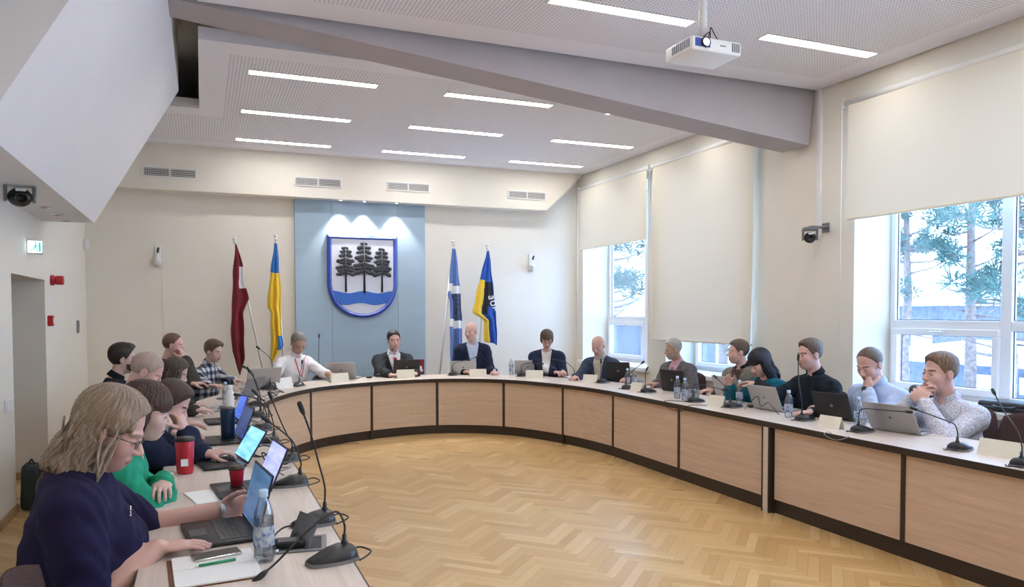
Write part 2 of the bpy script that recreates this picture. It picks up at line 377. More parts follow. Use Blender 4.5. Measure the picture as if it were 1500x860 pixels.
# ------------------------------------------------------------------ roller blinds
def blind(label, y0, y1, zb, ztube=3.75, billow=0):
    t = empty('roller_blind', (5.985, (y0 + y1) / 2, ztube)); tag(t, label, 'blind', 'cream roller blinds along the window wall')
    yc = (y0 + y1) / 2; b = MB()
    b.tube([(0, y0 - yc - .03, 0), (0, y1 - yc + .03, 0)], .034, 0, 14); b.build('roller_tube', 'whiteplastic', t)
    vs = []; fs = []; n, m_ = 24, 24
    for i in range(n + 1):
        z = ztube - .02 - (ztube - .02 - zb) * i / n
        for j in range(m_ + 1):
            u = j / m_; pin = billow * (i / n) ** 3
            y = y0 + .02 + (y1 - y0 - .04) * (.5 + (u - .5) * (1 - pin * .02))
            x = -.02 + pin * (.03 * sin(u * pi) - .05 * math.exp(-((u - .06) / .05) ** 2) - .04 * math.exp(-((u - .93) / .06) ** 2)) + .004 * sin(u * 9 + i * .1)
            vs.append((x, y - yc, z - ztube))
    for i in range(n):
        for j in range(m_): fs.append((i * (m_ + 1) + j, i * (m_ + 1) + j + 1, (i + 1) * (m_ + 1) + j + 1, (i + 1) * (m_ + 1) + j))
    b = MB(); b.add(vs, fs, 0, None, True); o = b.build('blind_fabric', 'blind', t)
    b = MB(); b.box((-.03 + (0 if not billow else -.01), y0 + .03 - yc, zb - ztube - .012), (-.012, y1 - .03 - yc, zb - ztube + .012), 0, None, .004); b.build('bottom_bar', 'cream' if not billow else 'blind', t)
    b = MB(); b.tube([(-.03, y1 - yc + .045, 0), (-.03, y1 - yc + .045, -(ztube - 1.25))], .0035, 0, 6); b.build('pull_cord', 'whiteplastic', t)
    for yy in (y0 - yc - .045, y1 - yc + .03):
        b = MB(); b.box((-.035, yy, -.04), (XR - 5.985, yy + .014, .045), 0, None, .004); b.build('bracket', 'whiteplastic', t)
blind('cream roller blind lowered a third over the farthest window by the back wall', 9.30, 11.40, 2.73)
blind('long cream roller blind drawn nearly down to the sill, its bottom edge billowing', 7.02, 9.17, 1.28, billow=1)
blind('wide cream roller blind over the nearest window above the two rightmost men', 3.05, 5.68, 2.59)

# ------------------------------------------------------------------ ceiling lights
lp = None
rows = [(5.12, 'over the projector beam'), (7.745, ''), (9.265, ''), (10.79, '')]
names = {(0, 1): 'leftmost of the row just behind the beam', (1, 1): 'middle of the row just behind the beam', (2, 1): 'almost hidden behind the beam',
         (0, 2): 'left of the middle row on the far ceiling', (1, 2): 'middle of the middle row on the far ceiling', (2, 2): 'right of the middle row on the far ceiling',
         (0, 3): 'left of the farthest ceiling row', (1, 3): 'centre of the farthest ceiling row above the shield', (2, 3): 'right of the farthest ceiling row near the windows',
         (1, 0): 'on the near ceiling left of the projector', (2, 0): 'on the near ceiling right of the projector'}
for c, x0 in enumerate((.45, 2.44, 4.43)):
    for r, Y in enumerate([5.12, 7.745, 9.265, 10.79, 3.3, 1.4, -.5, -2.2]):  # rows after the farthest are out of view, added to light the room
        if lp is None:
            lp = empty('ceiling_light'); b = MB()
            for a in ((-.64, -.075, .64, -.057), (-.64, .057, .64, .075), (-.64, -.057, -.622, .057), (.622, -.057, .64, .057)): b.box((a[0], a[1], -.006), (a[2], a[3], 0), 0)
            b.build('light_frame', 'whiteplastic', lp); b = MB(); b.box((-.622, -.057, -.004), (.622, .057, 0)); b.build('diffuser', 'led', lp); o = lp
        else: o = copy_tree(lp)
        o.location = (x0 + .625, Y, ZC)
        tag(o, 'lit strip light in the ceiling: ' + names.get((c, r), 'one above or behind the photographer'), 'ceiling light', 'recessed strip ceiling lights')

# ------------------------------------------------------------------ vents on the bulkhead
vent0 = None
for px, py, lab in ((249, 253, 'leftmost ventilation grille on the white bulkhead beside the sloping wedge'), (466, 267, 'ventilation grille on the bulkhead above the left half of the blue panel'),
                    (598, 274, 'ventilation grille on the bulkhead above the right half of the blue panel'), (772, 286, 'rightmost ventilation grille on the bulkhead before its slanted end')):
    P = ony(px, py, 11.415)
    if vent0 is None:
        vent0 = empty('ventilation_grille'); b = MB()
        for a in ((-.345, -.07, .345, -.052), (-.345, .052, .345, .07), (-.345, -.052, -.325, .052), (.325, -.052, .345, .052), (-.009, -.052, .009, .052)): b.box((a[0], -.012, a[1]), (a[2], 0, a[3]))
        b.build('grille_frame', 'whiteplastic', vent0)
        for sx in (-1, 1):
            b = MB(); x0, x1 = (-.325, -.009) if sx < 0 else (.009, .325)
            b.box((x0, -.002, -.052), (x1, 0, .052), 0)
            for i in range(4): z = -.038 + i * .025; b.box((x0, -.008, z), (x1, -.002, z + .007), 1)
            for i in range(14): x = x0 + (i + .5) * (x1 - x0) / 14; b.box((x - .0025, -.010, -.052), (x + .0025, -.002, .052), 1)
            b.build('grille_louvre', ['grille', 'screwmetal'], vent0)
        o = vent0
    else: o = copy_tree(vent0)
    o.location = P; tag(o, lab, 'vent', 'ventilation grilles on the bulkhead')

# ------------------------------------------------------------------ blue panel, shield, spots
b = MB()
for x0, x1 in ((1.296, 1.83), (1.834, 2.86), (2.864, 3.305)): b.box((x0, 11.62, 0), (x1, 11.7, 3.371))
o = b.build('wall_panel', 'panel'); tag(o, 'tall pale blue panel on the back wall behind the shield', 'panel')
sx, sz0, sz1 = 2.300, 2.13, 2.856
SH = empty('coat_of_arms', (sx, 11.6, 1.588)); tag(SH, 'shield with three black pines over blue water on the pale blue panel', 'coat of arms')
def shield_poly(a, top, mid, bot, n=40):
    p = [(-a, top), (-a, mid)]
    for i in range(1, n):
        t = pi * i / n; c, s_ = -cos(t), sin(t)
        p.append((a * math.copysign(abs(c) ** (2 / 2.15), c), mid - (mid - bot) * s_ ** (2 / 2.05)))
    return p + [(a, mid), (a, top)]
Ts = Matrix(((1, 0, 0, 0), (0, 0, 1, 0), (0, 1, 0, -1.588), (0, 0, 0, 1)))
outp = shield_poly(.54, sz1, sz0, 1.588); inp = shield_poly(.475, sz1 - .062, sz0, 1.652)
def zshift(poly): return [(x, z) for x, z in poly]
b = MB(); b.prism(outp[::-1], -.02, .02, 0, Ts)
n = len(outp); vs = []; fs = []
rings = [(outp, -.02), ([((x * .4 + x2 * .6), (z * .4 + z2 * .6)) for (x, z), (x2, z2) in zip(outp, inp)], -.042), (inp, -.022)]
for R, y in rings: vs += [(x, y, z - 1.588) for x, z in R]
for r in range(2):
    for i in range(n): fs.append((r * n + i, r * n + (i + 1) % n, (r + 1) * n + (i + 1) % n, (r + 1) * n + i))
b.add(vs, fs, 0); b.build('shield_frame', 'shieldblue', SH)
b = MB(); b.prism(inp[::-1], -.027, -.02, 0, Ts); b.build('shield_field', 'shieldsilver', SH)
wave = lambda x, z0, a, ph: z0 + a * cos(2 * pi * x / .46 + ph)
def inside_clip(z): # half width of inner shield at z
    if z >= sz0: return .475
    t = min(1, (sz0 - z) / (sz0 - 1.652)); return .475 * (1 - t ** 2.05) ** (1 / 2.15)
top = []; bot = []
for i in range(41):
    x = -.475 + .95 * i / 40; zt_ = wave(x, 1.985, .018, 0); zb_ = wave(x, 1.80, .016, .6)
    for _ in range(3): hw = inside_clip(zt_);
    xt = max(-inside_clip(zt_), min(inside_clip(zt_), x)); top.append((xt, zt_))
    hw = inside_clip(zb_); bot.append((max(-hw, min(hw, x)), zb_))
sidesL = [(-inside_clip(z) + .003, z) for z in np.linspace(1.81, 1.97, 8)]
b = MB(); b.prism([(x, z) for x, z in bot] + [(-x, z) for x, z in sidesL] + top[::-1] + sidesL[::-1], -.031, -.027, 0, Ts); b.build('shield_water', 'shieldwater', SH)
def pine(cx, zb, zt, s):
    b = MB(); rr = random.Random(int(cx * 100) + 5)
    b.tube([(cx, -.034, zb), (cx + .003, -.036, (zb + zt) / 2), (cx, -.036, zt - .05)], [.016 * s, .012 * s, .006 * s], 0, 8)
    H = zt - zb
    for lev, wd in ((.98, .035), (.91, .075), (.84, .09), (.74, .115), (.68, .08), (.60, .135), (.54, .115), (.46, .14)):
        k = int(wd / .014) + 2
        for i in range(k):
            x = cx + (i / (k - 1) * 2 - 1) * wd * s * .86 + rr.uniform(-.01, .01); dr = -abs(x - cx) * .30 * (1 if lev < .9 else .6)
            r = rr.uniform(.022, .034) * s * (1 if lev < .95 else .8)
            b.ball((x, -.036, zb + H * (lev - .04) + dr + rr.uniform(-.006, .006)), (r * 1.25, .004, r), 0, 8)
    for sgn in (-1, 1):
        b.tube([(cx, -.036, zb + H * .5), (cx + sgn * .09 * s, -.036, zb + H * .42)], .004, 0, 5); b.tube([(cx, -.036, zb + H * .38), (cx + sgn * .04 * s, -.036, zb + H * .33)], .0025, 0, 5)
    b_ = b.build('pine_tree', 'pine_black', SH, (0, 0, 0))
    for v in b_.data.vertices: v.co.z -= 1.588
pine(-.265, 1.985, 2.70, 1.0); pine(.02, 1.97, 2.785, 1.12); pine(.295, 1.985, 2.695, 1.0)
for k, (px, lab) in enumerate(((499, 'left of three small spotlights under the bulkhead over the shield'), (534, 'middle of three small spotlights under the bulkhead over the shield'), (581, 'right of three small spotlights under the bulkhead over the shield'))):
    P = ony(px, 297, 11.49); P.z = 3.372
    t = empty('spotlight', P); tag(t, lab, 'spotlight', 'spotlights over the shield')
    b = MB(); b.lathe([(.040, 0), (.040, -.008), (.028, -.010), (.027, 0)], 0, 20); b.build('spot_ring', 'chrome', t)
    b = MB(); b.lathe([(.026, -.003), (.026, -.006)], 0, 16); b.build('lamp_face', 'spotlamp', t)
    L = bpy.data.lights.new('spot_lamp', 'SPOT'); L.energy = 42; L.spot_size = radians(84); L.spot_blend = .45; L.shadow_soft_size = .02; L.color = (1, .985, .96)
    lo = bpy.data.objects.new('spot_lamp', L); COL.objects.link(lo); lo.parent = t; lo.location = (0, 0, -.02); lo.rotation_euler = (radians(-7), 0, 0)

# ------------------------------------------------------------------ flags
def flag(label, top, bottom, left, right, Y, colf, mats, tex=None, nx=26, folds=3.2, amp=.035, ph=0, fin_only=False, extra=None):
    """left/right: outlines of the hanging cloth seen from the room, as (px, py) on the plane y=Y"""
    Lw = [ony(x, y, Y) for x, y in left]; Rw = [ony(x, y, Y) for x, y in right]
    A = ony(top[0], top[1], Y + .01); Bp = ony(bottom[0], bottom[1], Y + .03)
    d = (Bp - A); foot = A + d * (A.z / (A.z - Bp.z)) if A.z > Bp.z else Bp
    foot.y = Y + .06; foot.z = .02
    t = empty('flag', (foot.x, foot.y, 0)); tag(t, label, 'flag', 'flags on poles along the back wall')
    o = Vector((-foot.x, -foot.y, 0)); T = Matrix.Translation(o)
    b = MB(); b.tube([foot, A], .016, 0, 12, T); b.build('flag_pole', 'screwmetal', t)
    b = MB(); b.lathe([(.16, 0), (.16, .012), (.05, .03), (.03, .08), (.022, .08)], 0, 24); b.build('pole_base', 'chrome', t)
    dr = (A - foot).normalized(); Tt = Matrix.Translation(A + o)
    b = MB(); b.tube([(0, 0, -.02), (0, 0, .015)], .024, 0, 12, Tt); b.ball((0, 0, .04), .030, 0, 14, Tt); b.build('finial', 'whiteplastic', t)
    def side(S, f):
        zt_, zb_ = S[0].z, S[-1].z; z = zt_ + (zb_ - zt_) * f
        for a, c in zip(S, S[1:]):
            if a.z >= z >= c.z: return a.x + (c.x - a.x) * ((a.z - z) / max(1e-6, a.z - c.z)), z
        return S[-1].x, z
    ny = 60; vs = []; fs = []; ms = []
    for i in range(ny + 1):
        f = i / ny; xl, zl = side(Lw, f); xr, zr = side(Rw, f)
        for j in range(nx + 1):
            u = j / nx; fold = sin(u * folds * 2 * pi + ph + 1.2 * sin(f * 3)) * amp * (.25 + f * .9) * min(1, (xr - xl) / .1)
            vs.append((xl + (xr - xl) * u + .004 * sin(f * 25 + u * 5), Y - .03 + fold, zl + (zr - zl) * u + .008 * sin(u * 7 + f * 4) * f))
    for i in range(ny):
        for j in range(nx): fs.append((i * (nx + 1) + j, i * (nx + 1) + j + 1, (i + 1) * (nx + 1) + j + 1, (i + 1) * (nx + 1) + j)); ms.append(colf((j + .5) / nx, (i + .5) / ny))
    groups = {}
    for f_, m_ in zip(fs, ms): groups.setdefault(m_, []).append(f_)
    b = MB(); b.add(vs, fs, 0, T, True); b.m = ms[:]; c = b.build('flag_cloth', mats, t)
    so = c.modifiers.new('thickness', 'SOLIDIFY'); so.thickness = .004
    if extra: extra(t, T)
    return t
flag('maroon flag with a narrow white band hanging on a slanting pole', (344, 354), (386, 545),
     [(344.5, 358), (341, 400), (340, 440), (338, 483), (340, 514), (345, 529), (351, 549)], [(347, 359), (356, 391), (358, 414), (364.5, 438), (356, 459), (357.5, 490), (358, 524), (352, 549)],
     11.30, lambda u, f: 1 if (f < .34 and f > .16 and u > .55 + (f - .16) * -.3) else 0, ['maroon', 'whitecloth'], folds=1.6, amp=.04)
flag('blue and yellow flag hanging beside the blue panel', (404, 350), (416, 545),
     [(401.5, 356), (396, 401), (391.5, 450), (397, 459), (397, 530)], [(406, 357), (409, 396), (411.5, 434), (411, 470), (415, 506), (399, 530)],
     11.30, lambda u, f: 0 if f < .255 or (u > .62 and f > .78 and f < .90) else 1, ['blue', 'yellow'], folds=2.1, amp=.045, ph=1)
def city_col(u, f):
    g = f - u * .02
    if .30 < g < .37 or .60 < g < .67: return 1
    if .37 <= g <= .60 and u > .25: return 2
    return 0
M['citydark'] = mat('city_flag_emblem', (.06, .08, .17), .8, var=.7, scale=26)
flag('slate blue flag with two white bands behind the bald man in the navy jacket', (664, 358), (646, 535),
     [(661.5, 364), (655, 433), (658, 440), (658.5, 510), (661, 535)], [(667, 365), (673, 417), (676, 465), (677, 500), (672, 535)],
     11.30, city_col, ['city', 'whitecloth', 'citydark'], folds=1.9, amp=.035, ph=2)
def letters(t, T):
    for ch, (px, py), sz in (('З', (716.2, 436), .115), ('О', (719.2, 444.5), .125), ('В', (722, 453), .125)):
        P = ony(px, py, 11.30); cu = bpy.data.curves.new('letter', 'FONT'); cu.body = ch; cu.size = sz; cu.align_x = 'CENTER'; cu.align_y = 'CENTER'; cu.extrude = .002; cu.offset = .004; cu.resolution_u = 3
        o = bpy.data.objects.new('letter', cu); COL.objects.link(o)
        dg = bpy.context.evaluated_depsgraph_get(); me = bpy.data.meshes.new_from_object(o.evaluated_get(dg)); bpy.data.objects.remove(o)
        me.materials.clear(); me.materials.append(M['whitecloth']); o = bpy.data.objects.new('letter', me); COL.objects.link(o); o.parent = t
        o.location = T @ Vector((P.x, 11.225, P.z)); o.rotation_euler = (radians(90), radians(84), 0)
def reg_col(u, f):
    if f < .31: return 0
    if u < .46 - (f - .31) * .2: return 1 if not (f > .80) else 1
    if .33 < f < .60 and u < .97:
        return 2
    if .60 <= f < .68 and u < .62: return 2
    return 0
M['emblemblack'] = mat('flag_emblem_black', (.015, .02, .04), .8, var=.3, scale=30)
flag('royal blue and yellow flag with a black emblem and white letters', (714, 363), (700, 545),
     [(712.5, 368), (701, 414), (691.5, 458), (708, 468), (709, 500)], [(716, 368), (721, 417), (726, 465), (728, 505)],
     11.30, reg_col, ['royal', 'yellow', 'emblemblack'], folds=2.3, amp=.03, ph=.4, extra=letters)

# ------------------------------------------------------------------ projector
PJ = empty('projector', (3.318, 4.46, 3.54)); tag(PJ, 'white ceiling projector hanging on a pole with its lens lit', 'projector')
b = MB(); b.box((-.205, -.16, -.072), (.21, .16, .025), 0, None, .012, 2); b.build('projector_body', 'whiteplastic', PJ)
b = MB(); b.box((-.18, -.164, -.045), (-.055, -.158, .012), 0, None, .004); b.build('lens_window', 'shieldblue', PJ)
b = MB(); b.lathe([(.036, 0), (.036, .014), (.026, .016), (.025, .004)], 0, 20, Matrix.Translation((-.098, -.163, -.014)) @ Matrix.Rotation(radians(90), 4, 'X')); b.build('lens_ring', 'dark', PJ)
b = MB(); b.lathe([(.025, 0), (.025, .012), (.012, .018)], 0, 20, Matrix.Translation((-.098, -.163, -.014)) @ Matrix.Rotation(radians(90), 4, 'X')); b.build('lens', 'lens', PJ)
b = MB()
for i in range(9): b.box((-.2085, -.13 + i * .024, -.045), (-.2035, -.118 + i * .024, .012), 0)
b.build('side_vent', 'midgrey', PJ)
b = MB()
for i in range(4): b.box((.13 + i * .018, -.1635, -.05), (.139 + i * .018, -.159, .01), 0)
b.build('front_vent', 'midgrey', PJ)
b = MB()
for i, w_ in enumerate((.008, .006, .008, .006, .008)): b.box((.03 + i * .010, -.1625, -.024), (.03 + i * .010 + w_, -.1598, -.016), 0)
b.build('maker_mark', 'midgrey', PJ)
b = MB(); b.tube([(0, 0, .06), (0, 0, .47)], .03, 0, 16); b.lathe([(.07, .455), (.07, .47)], 0, 20); b.build('mount_pole', 'whiteplastic', PJ)
b = MB(); b.box((-.09, -.07, .045), (.09, .07, .062), 0, None, .004)
for sx_ in (-1, 1):
    for sy_ in (-1, 1): b.tube([(sx_ * .05, sy_ * .04, .05), (sx_ * .15, sy_ * .11, .028)], .009, 0, 8)
b.build('mount_bracket', 'darkgrey', PJ)
b = MB(); b.tube(smooth_path([(.03, -.05, .06), (.02, -.06, .12), (.05, -.03, .15), (.08, -.05, .08), (.13, -.04, .05)]), .004, 0, 6); b.tube(smooth_path([(-.03, .0, .06), (.02, -.05, .11), (.07, .02, .10), (.16, .06, .04)]), .004, 0, 6); b.build('projector_cable', 'cable', PJ)
# ------------------------------------------------------------------ PTZ cameras
def ptz(label, P, wall_dir, rz, bracket):
    t = empty('surveillance_camera', P, rz); tag(t, label, 'camera', 'dark pan and tilt cameras')
    b = MB(); b.box((-.075, -.075, .07), (.075, .075, .105), 0, None, .012, 2); b.build('camera_base', 'midgrey', t)
    b = MB(); b.box((-.078, -.03, -.03), (-.06, .03, .08), 0, None, .006); b.build('yoke_arm', 'midgrey', t); b = MB(); b.box((.06, -.03, -.03), (.078, .03, .08), 0, None, .006); b.build('yoke_arm', 'midgrey', t)
    b = MB(); b.ball((0, 0, 0), (.060, .062, .058), 0, 20); b.build('camera_head', 'dark', t)
    b = MB(); b.lathe([(.034, 0), (.034, .035), (.026, .038), (.024, .02)], 0, 20, Matrix.Translation((0, -.045, -.01)) @ Matrix.Rotation(radians(97), 4, 'X')); b.build('camera_lens', 'dark', t)
    b = MB(); b.box((-.025, -.068, .028), (.025, -.058, .045), 0, None, .002); b.build('label_plate', 'whiteplastic', t)
    b = MB(); R_ = Matrix.Rotation(-rz, 4, 'Z')
    for lo_, hi_ in bracket: b.box(lo_, hi_, 0, R_, .005)
    b.build('mount_arm', 'midgrey', t)
    return t
ptz('dark pan and tilt camera on the window wall below a white conduit', (5.84, 6.02, 2.44), 1, radians(-35), [((0, -.04, .105), (.22, .04, .122)), ((.205, -.05, .06), (.22, .05, .16))])
Pc = at_depth(29, 285, 5.45)
_p = ptz('dark pan and tilt camera under the low soffit at the left edge', (Pc.x, Pc.y, Pc.z - .02), -1, radians(15), [((XL - Pc.x, -.04, .105), (.02, .04, .13))])
_p.scale = (1.3, 1.3, 1.2)
b = MB(); b.box((XR - .03, 6.085, 2.56), (XR, 6.13, ZC)); tag(b.build('cable_conduit', 'whiteplastic'), 'white vertical cable conduit on the window wall beside the beam', 'conduit')
# thin pipe on right wall seam between blinds and pier
# ------------------------------------------------------------------ wall fittings on the left
E_ = empty('exit_sign', (XL, 8.02, 2.28)); tag(E_, 'lit emergency exit sign box sticking out above the doorway', 'exit sign')
b = MB(); b.box((0, -.03, -.065), (.13, .03, .065), 0, None, .01, 2); b.build('sign_housing', 'whiteplastic', E_)
b = MB(); b.box((.012, -.034, -.052), (.122, -.029, .052)); face = b.build('sign_face', 'exit', E_)
b = MB(); b.ball((.075, -.0355, .034), (.009, .002, .009), 0, 8); b.tube([(.075, -.036, .022), (.07, -.036, -.005)], .009, 0, 6); b.tube([(.07, -.036, -.005), (.088, -.036, -.022), (.085, -.036, -.045)], .0055, 0, 6); b.tube([(.068, -.036, -.005), (.052, -.036, -.022), (.035, -.036, -.03)], .0055, 0, 6); b.tube([(.078, -.036, .018), (.098, -.036, .006)], .0045, 0, 6)
b.box((.098, -.0365, -.045), (.114, -.0345, .04)); b.build('running_figure', 'exitg', face)
S_ = empty('fire_alarm_siren', (XL, 9.15, 2.02)); tag(S_, 'red fire alarm siren high on the left wall past the doorway', 'alarm')
b = MB(); b.lathe([(.07, 0), (.07, .03), (.055, .05)], 0, 20, Matrix.Rotation(radians(90), 4, 'Y')); b.build('siren_base', 'red', S_)
b = MB(); b.lathe([(.05, .05), (.06, .07), (.06, .14), (.04, .15)], 0, 20, Matrix.Rotation(radians(90), 4, 'Y')); b.build('siren_horn', 'red', S_); S_.scale = (.8, .8, .8)
C_ = empty('fire_call_point', (XL, 8.95, 1.6)); tag(C_, 'small red manual fire call point below the red siren', 'call point')
b = MB(); b.box((0, -.045, -.06), (.05, .045, .05), 0, None, .006); b.build('call_housing', 'red', C_); b = MB(); b.box((.05, -.025, -.03), (.054, .025, .02)); b.build('call_glass', 'paper', C_)
b = MB(); b.box((XL, 8.94, 1.72), (XL + .004, 9.0, 1.85)); o = b.build('safety_sticker', 'paper'); tag(o, 'small paper sticker above the red call point', 'sticker')
D_ = empty('motion_detector', (XL, 11.55, 2.60)); tag(D_, 'small white detector high in the back left corner', 'detector')
b = MB(); b.box((0, -.04, -.07), (.06, .04, .07), 0, None, .012, 2); b.build('detector_housing', 'whiteplastic', D_); b = MB(); b.ball((.06, 0, -.02), (.012, .025, .03), 0, 10); b.build('detector_lens', 'paper', D_)
W_ = empty('room_thermostat', (XL, 10.87, 1.5)); tag(W_, 'slim grey thermostat on the left wall near the back corner', 'thermostat')
b = MB(); b.box((0, -.06, -.08), (.022, .06, .08), 0, None, .008, 2); b.build('thermostat_housing', 'midgrey', W_); b = MB(); b.box((.022, -.035, .0), (.024, .035, .05)); b.build('thermostat_screen', 'darkgrey', W_)
W2 = empty('light_switch', (XL, 7.15, .93)); tag(W2, 'white double light switch beside the doorway on the left wall', 'switch')
b = MB(); b.box((0, -.12, -.055), (.012, .12, .055), 0, None, .004); b.build('switch_plate', 'whiteplastic', W2)
for k in (-.07, 0, .07): b = MB(); b.box((.012, k - .03, -.035), (.018, k + .03, .035), 0, None, .003); b.build('switch_rocker', 'whiteplastic', W2)
for (px, py), lab in (((65, 303), 'nearest of three small downlights in the low left soffit'), ((85, 314), 'middle of three small downlights in the low left soffit'), ((97, 323), 'farthest of three small downlights in the low left soffit')):
    P = onz(px, py, 2.6); t = empty('soffit_downlight', P); tag(t, lab, 'downlight', 'soffit downlights')
    b = MB(); b.lathe([(.055, 0), (.055, -.006), (.040, -.009), (.038, -.001)], 0, 20); b.build('downlight_ring', 'chrome', t); b = MB(); b.lathe([(.037, -.001), (.037, -.003)], 0, 16); b.build('downlight_lens', 'midgrey', t)
# wall mounted speakers / emergency lamps on the back wall
def wall_lamp(label, px, py, wire):
    P = ony(px, py, 11.68); t = empty('wall_speaker', (P.x, YB, P.z)); tag(t, label, 'wall fitting', 'small white wall fittings')
    b = MB(); b.box((-.03, -.025, -.17), (.05, 0, .14), 0, None, .006); b.build('wall_plate', 'whiteplastic', t)
    b = MB(); b.tube([(0, -.03, -.13), (0, -.15, -.06)], [.05, .042], 0, 14); b.tube([(0, -.13, -.07), (0, -.10, .03)], .02, 0, 10); b.build('spot_body', 'whiteplastic', t)
    b = MB(); b.tube([(0, -.10, .02), (.015, -.13, .10)], .016, 0, 10); b.build('swivel_joint', 'darkgrey', t)
    if wire: b = MB(); b.box((.055, -.008, -(P.z - .05)), (.065, 0, .1)); b.build('wall_wire', 'wall', t)
wall_lamp('white spotlight fitting on the back wall left of the maroon flag, with a thin wire', 231, 374, True)
wall_lamp('white spotlight fitting on the back wall right of the flag with letters', 777, 384, False)

# ------------------------------------------------------------------ things by the walls
bp = empty('backpack', (-1.33, 7.45, 0)); tag(bp, 'dark green backpack on the floor leaning by the doorway', 'backpack')
b = MB(); b.box((-.12, -.12, .0), (.10, .16, .42), 0, Matrix.Rotation(radians(4), 4, 'Y'), .05, 3); b.build('bag_body', mat('dark_green_canvas', (.03, .042, .038), .85, var=.2, bump=.4), bp)
b = MB(); b.box((.07, -.08, .05), (.14, .12, .24), 0, None, .025, 2); b.build('front_pocket', 'dark', bp)
b = MB(); b.tube(smooth_path([(-.02, 0, .40), (.03, 0, .46), (.08, 0, .38)]), .012, 0, 8); b.build('carry_loop', 'dark', bp)
b = MB(); b.tube(smooth_path([(.09, .08, .38), (.17, .08, .30), (.13, .08, .18), (.17, .08, .05)]), .012, 0, 6, None, True, 2.0); b.build('bag_strap', 'dark', bp); bp.scale = (.55, .8, .92); bp.location = (-1.385, 7.45, 0)
P = Vector((6.17, 4.08, .846)); t = empty('briefcase', P); tag(t, 'black leather briefcase lying on the window sill at the right edge', 'briefcase')
b = MB(); b.box((-.14, -.28, 0), (.14, .24, .085), 0, None, .03, 3); b.build('case_body', mat('black_leather', (.012, .012, .016), .3, var=.3, bump=.3, bscale=120), t)
b = MB(); b.box((-.145, -.27, .036), (.145, .23, .042)); b.build('case_zip', 'midgrey', t); b = MB(); b.tube(smooth_path([(-.14, -.09, .05), (-.19, -.06, .045), (-.19, .05, .045), (-.14, .08, .05)]), .011, 0, 8); b.build('case_handle', 'dark', t)
t = empty('handbag', (6.20, 4.86, .846)); tag(t, 'black bag slumped on the sill behind the man in the patterned shirt', 'bag')
b = MB(); b.box((-.11, -.20, 0), (.11, .20, .13), 0, Matrix.Rotation(radians(6), 4, 'X'), .05, 3); b.build('bag_body', 'dark', t); b = MB(); b.tube(smooth_path([(0, -.12, .12), (-.02, -.05, .2), (.02, .06, .19), (0, .12, .12)]), .010, 0, 8); b.build('bag_handle', 'dark', t)

# ------------------------------------------------------------------ outside: snow, trees, low buildings
GZ = -1.6
b = MB(); b.box((6.9, -60, GZ - .3), (140, 160, GZ)); o = b.build('snow_ground', 'snow'); o['kind'] = 'structure'
def pine_tree(x, y, h, r, seed, label):
    rr = random.Random(seed); t = empty('pine_tree', (x, y, GZ)); tag(t, label, 'tree', 'pines outside the windows')
    b = MB(); pts = [(rr.uniform(-.15, .15) * i / 6, rr.uniform(-.15, .15) * i / 6, h * i / 8) for i in range(9)]
    b.tube(pts, [r * (1 - .8 * i / 8) for i in range(9)], 0, 10); b.build('trunk', 'bark', t)
    br = MB(); nd = MB()
    for k in range(46):
        z = h * (.22 + .76 * rr.random()); i = int(z / h * 8); i = min(i, 7); f_ = z / h * 8 - i
        base = Vector(pts[i]).lerp(Vector(pts[i + 1]), f_); a = rr.uniform(0, 2 * pi); L = (1.1 - .6 * z / h) * rr.uniform(.8, 2.2)
        dv = Vector((cos(a), sin(a), rr.uniform(-.1, .5))); mid = base + dv * L * .5 + Vector((0, 0, -.1)); end = base + dv * L
        br.tube([base, mid, end], [r * .22, r * .13, r * .05], 0, 5)
        if z > h * .34:
            for q in range(5):
                c = base.lerp(end, rr.uniform(.45, 1.1)) + Vector((rr.uniform(-.2, .2), rr.uniform(-.2, .2), rr.uniform(-.1, .2)))
                for w_ in range(26):
                    d_ = Vector((rr.gauss(0, 1), rr.gauss(0, 1), rr.gauss(.3, .8))).normalized(); s_ = rr.uniform(.18, .36); p0 = c + d_ * rr.uniform(0, .22)
                    side = d_.cross(Vector((rr.random(), rr.random(), rr.random()))).normalized() * .022
                    nd.add([p0 - side, p0 + side, p0 + d_ * s_], [(0, 1, 2)])
    br.build('branches', 'bark', t); nd.build('needles', 'needles', t)
for a in ((15.8, 10.6, 9, .15, 3, 'slim pine outside the nearest window, its bent trunk left of centre'), (20.5, 12.6, 11, .2, 5, 'taller pine farther out behind the nearest window'),
          (21, 17.5, 10, .18, 8, 'pine outside seen left in the nearest window'), (23.4, 17.0, 12, .2, 11, 'distant pine outside at the right of the nearest window'), (12.2, 21.5, 10, .2, 13, 'pine outside the farthest window'),
          (13, 16.6, 8, .16, 15, 'bare branched pine outside below the long lowered blind'), (15.2, 27.0, 11, .2, 17, 'distant pine outside the farthest window'), (25.5, 30, 13, .22, 19, 'far pine behind the snowy roofs')):
    pine_tree(*a)
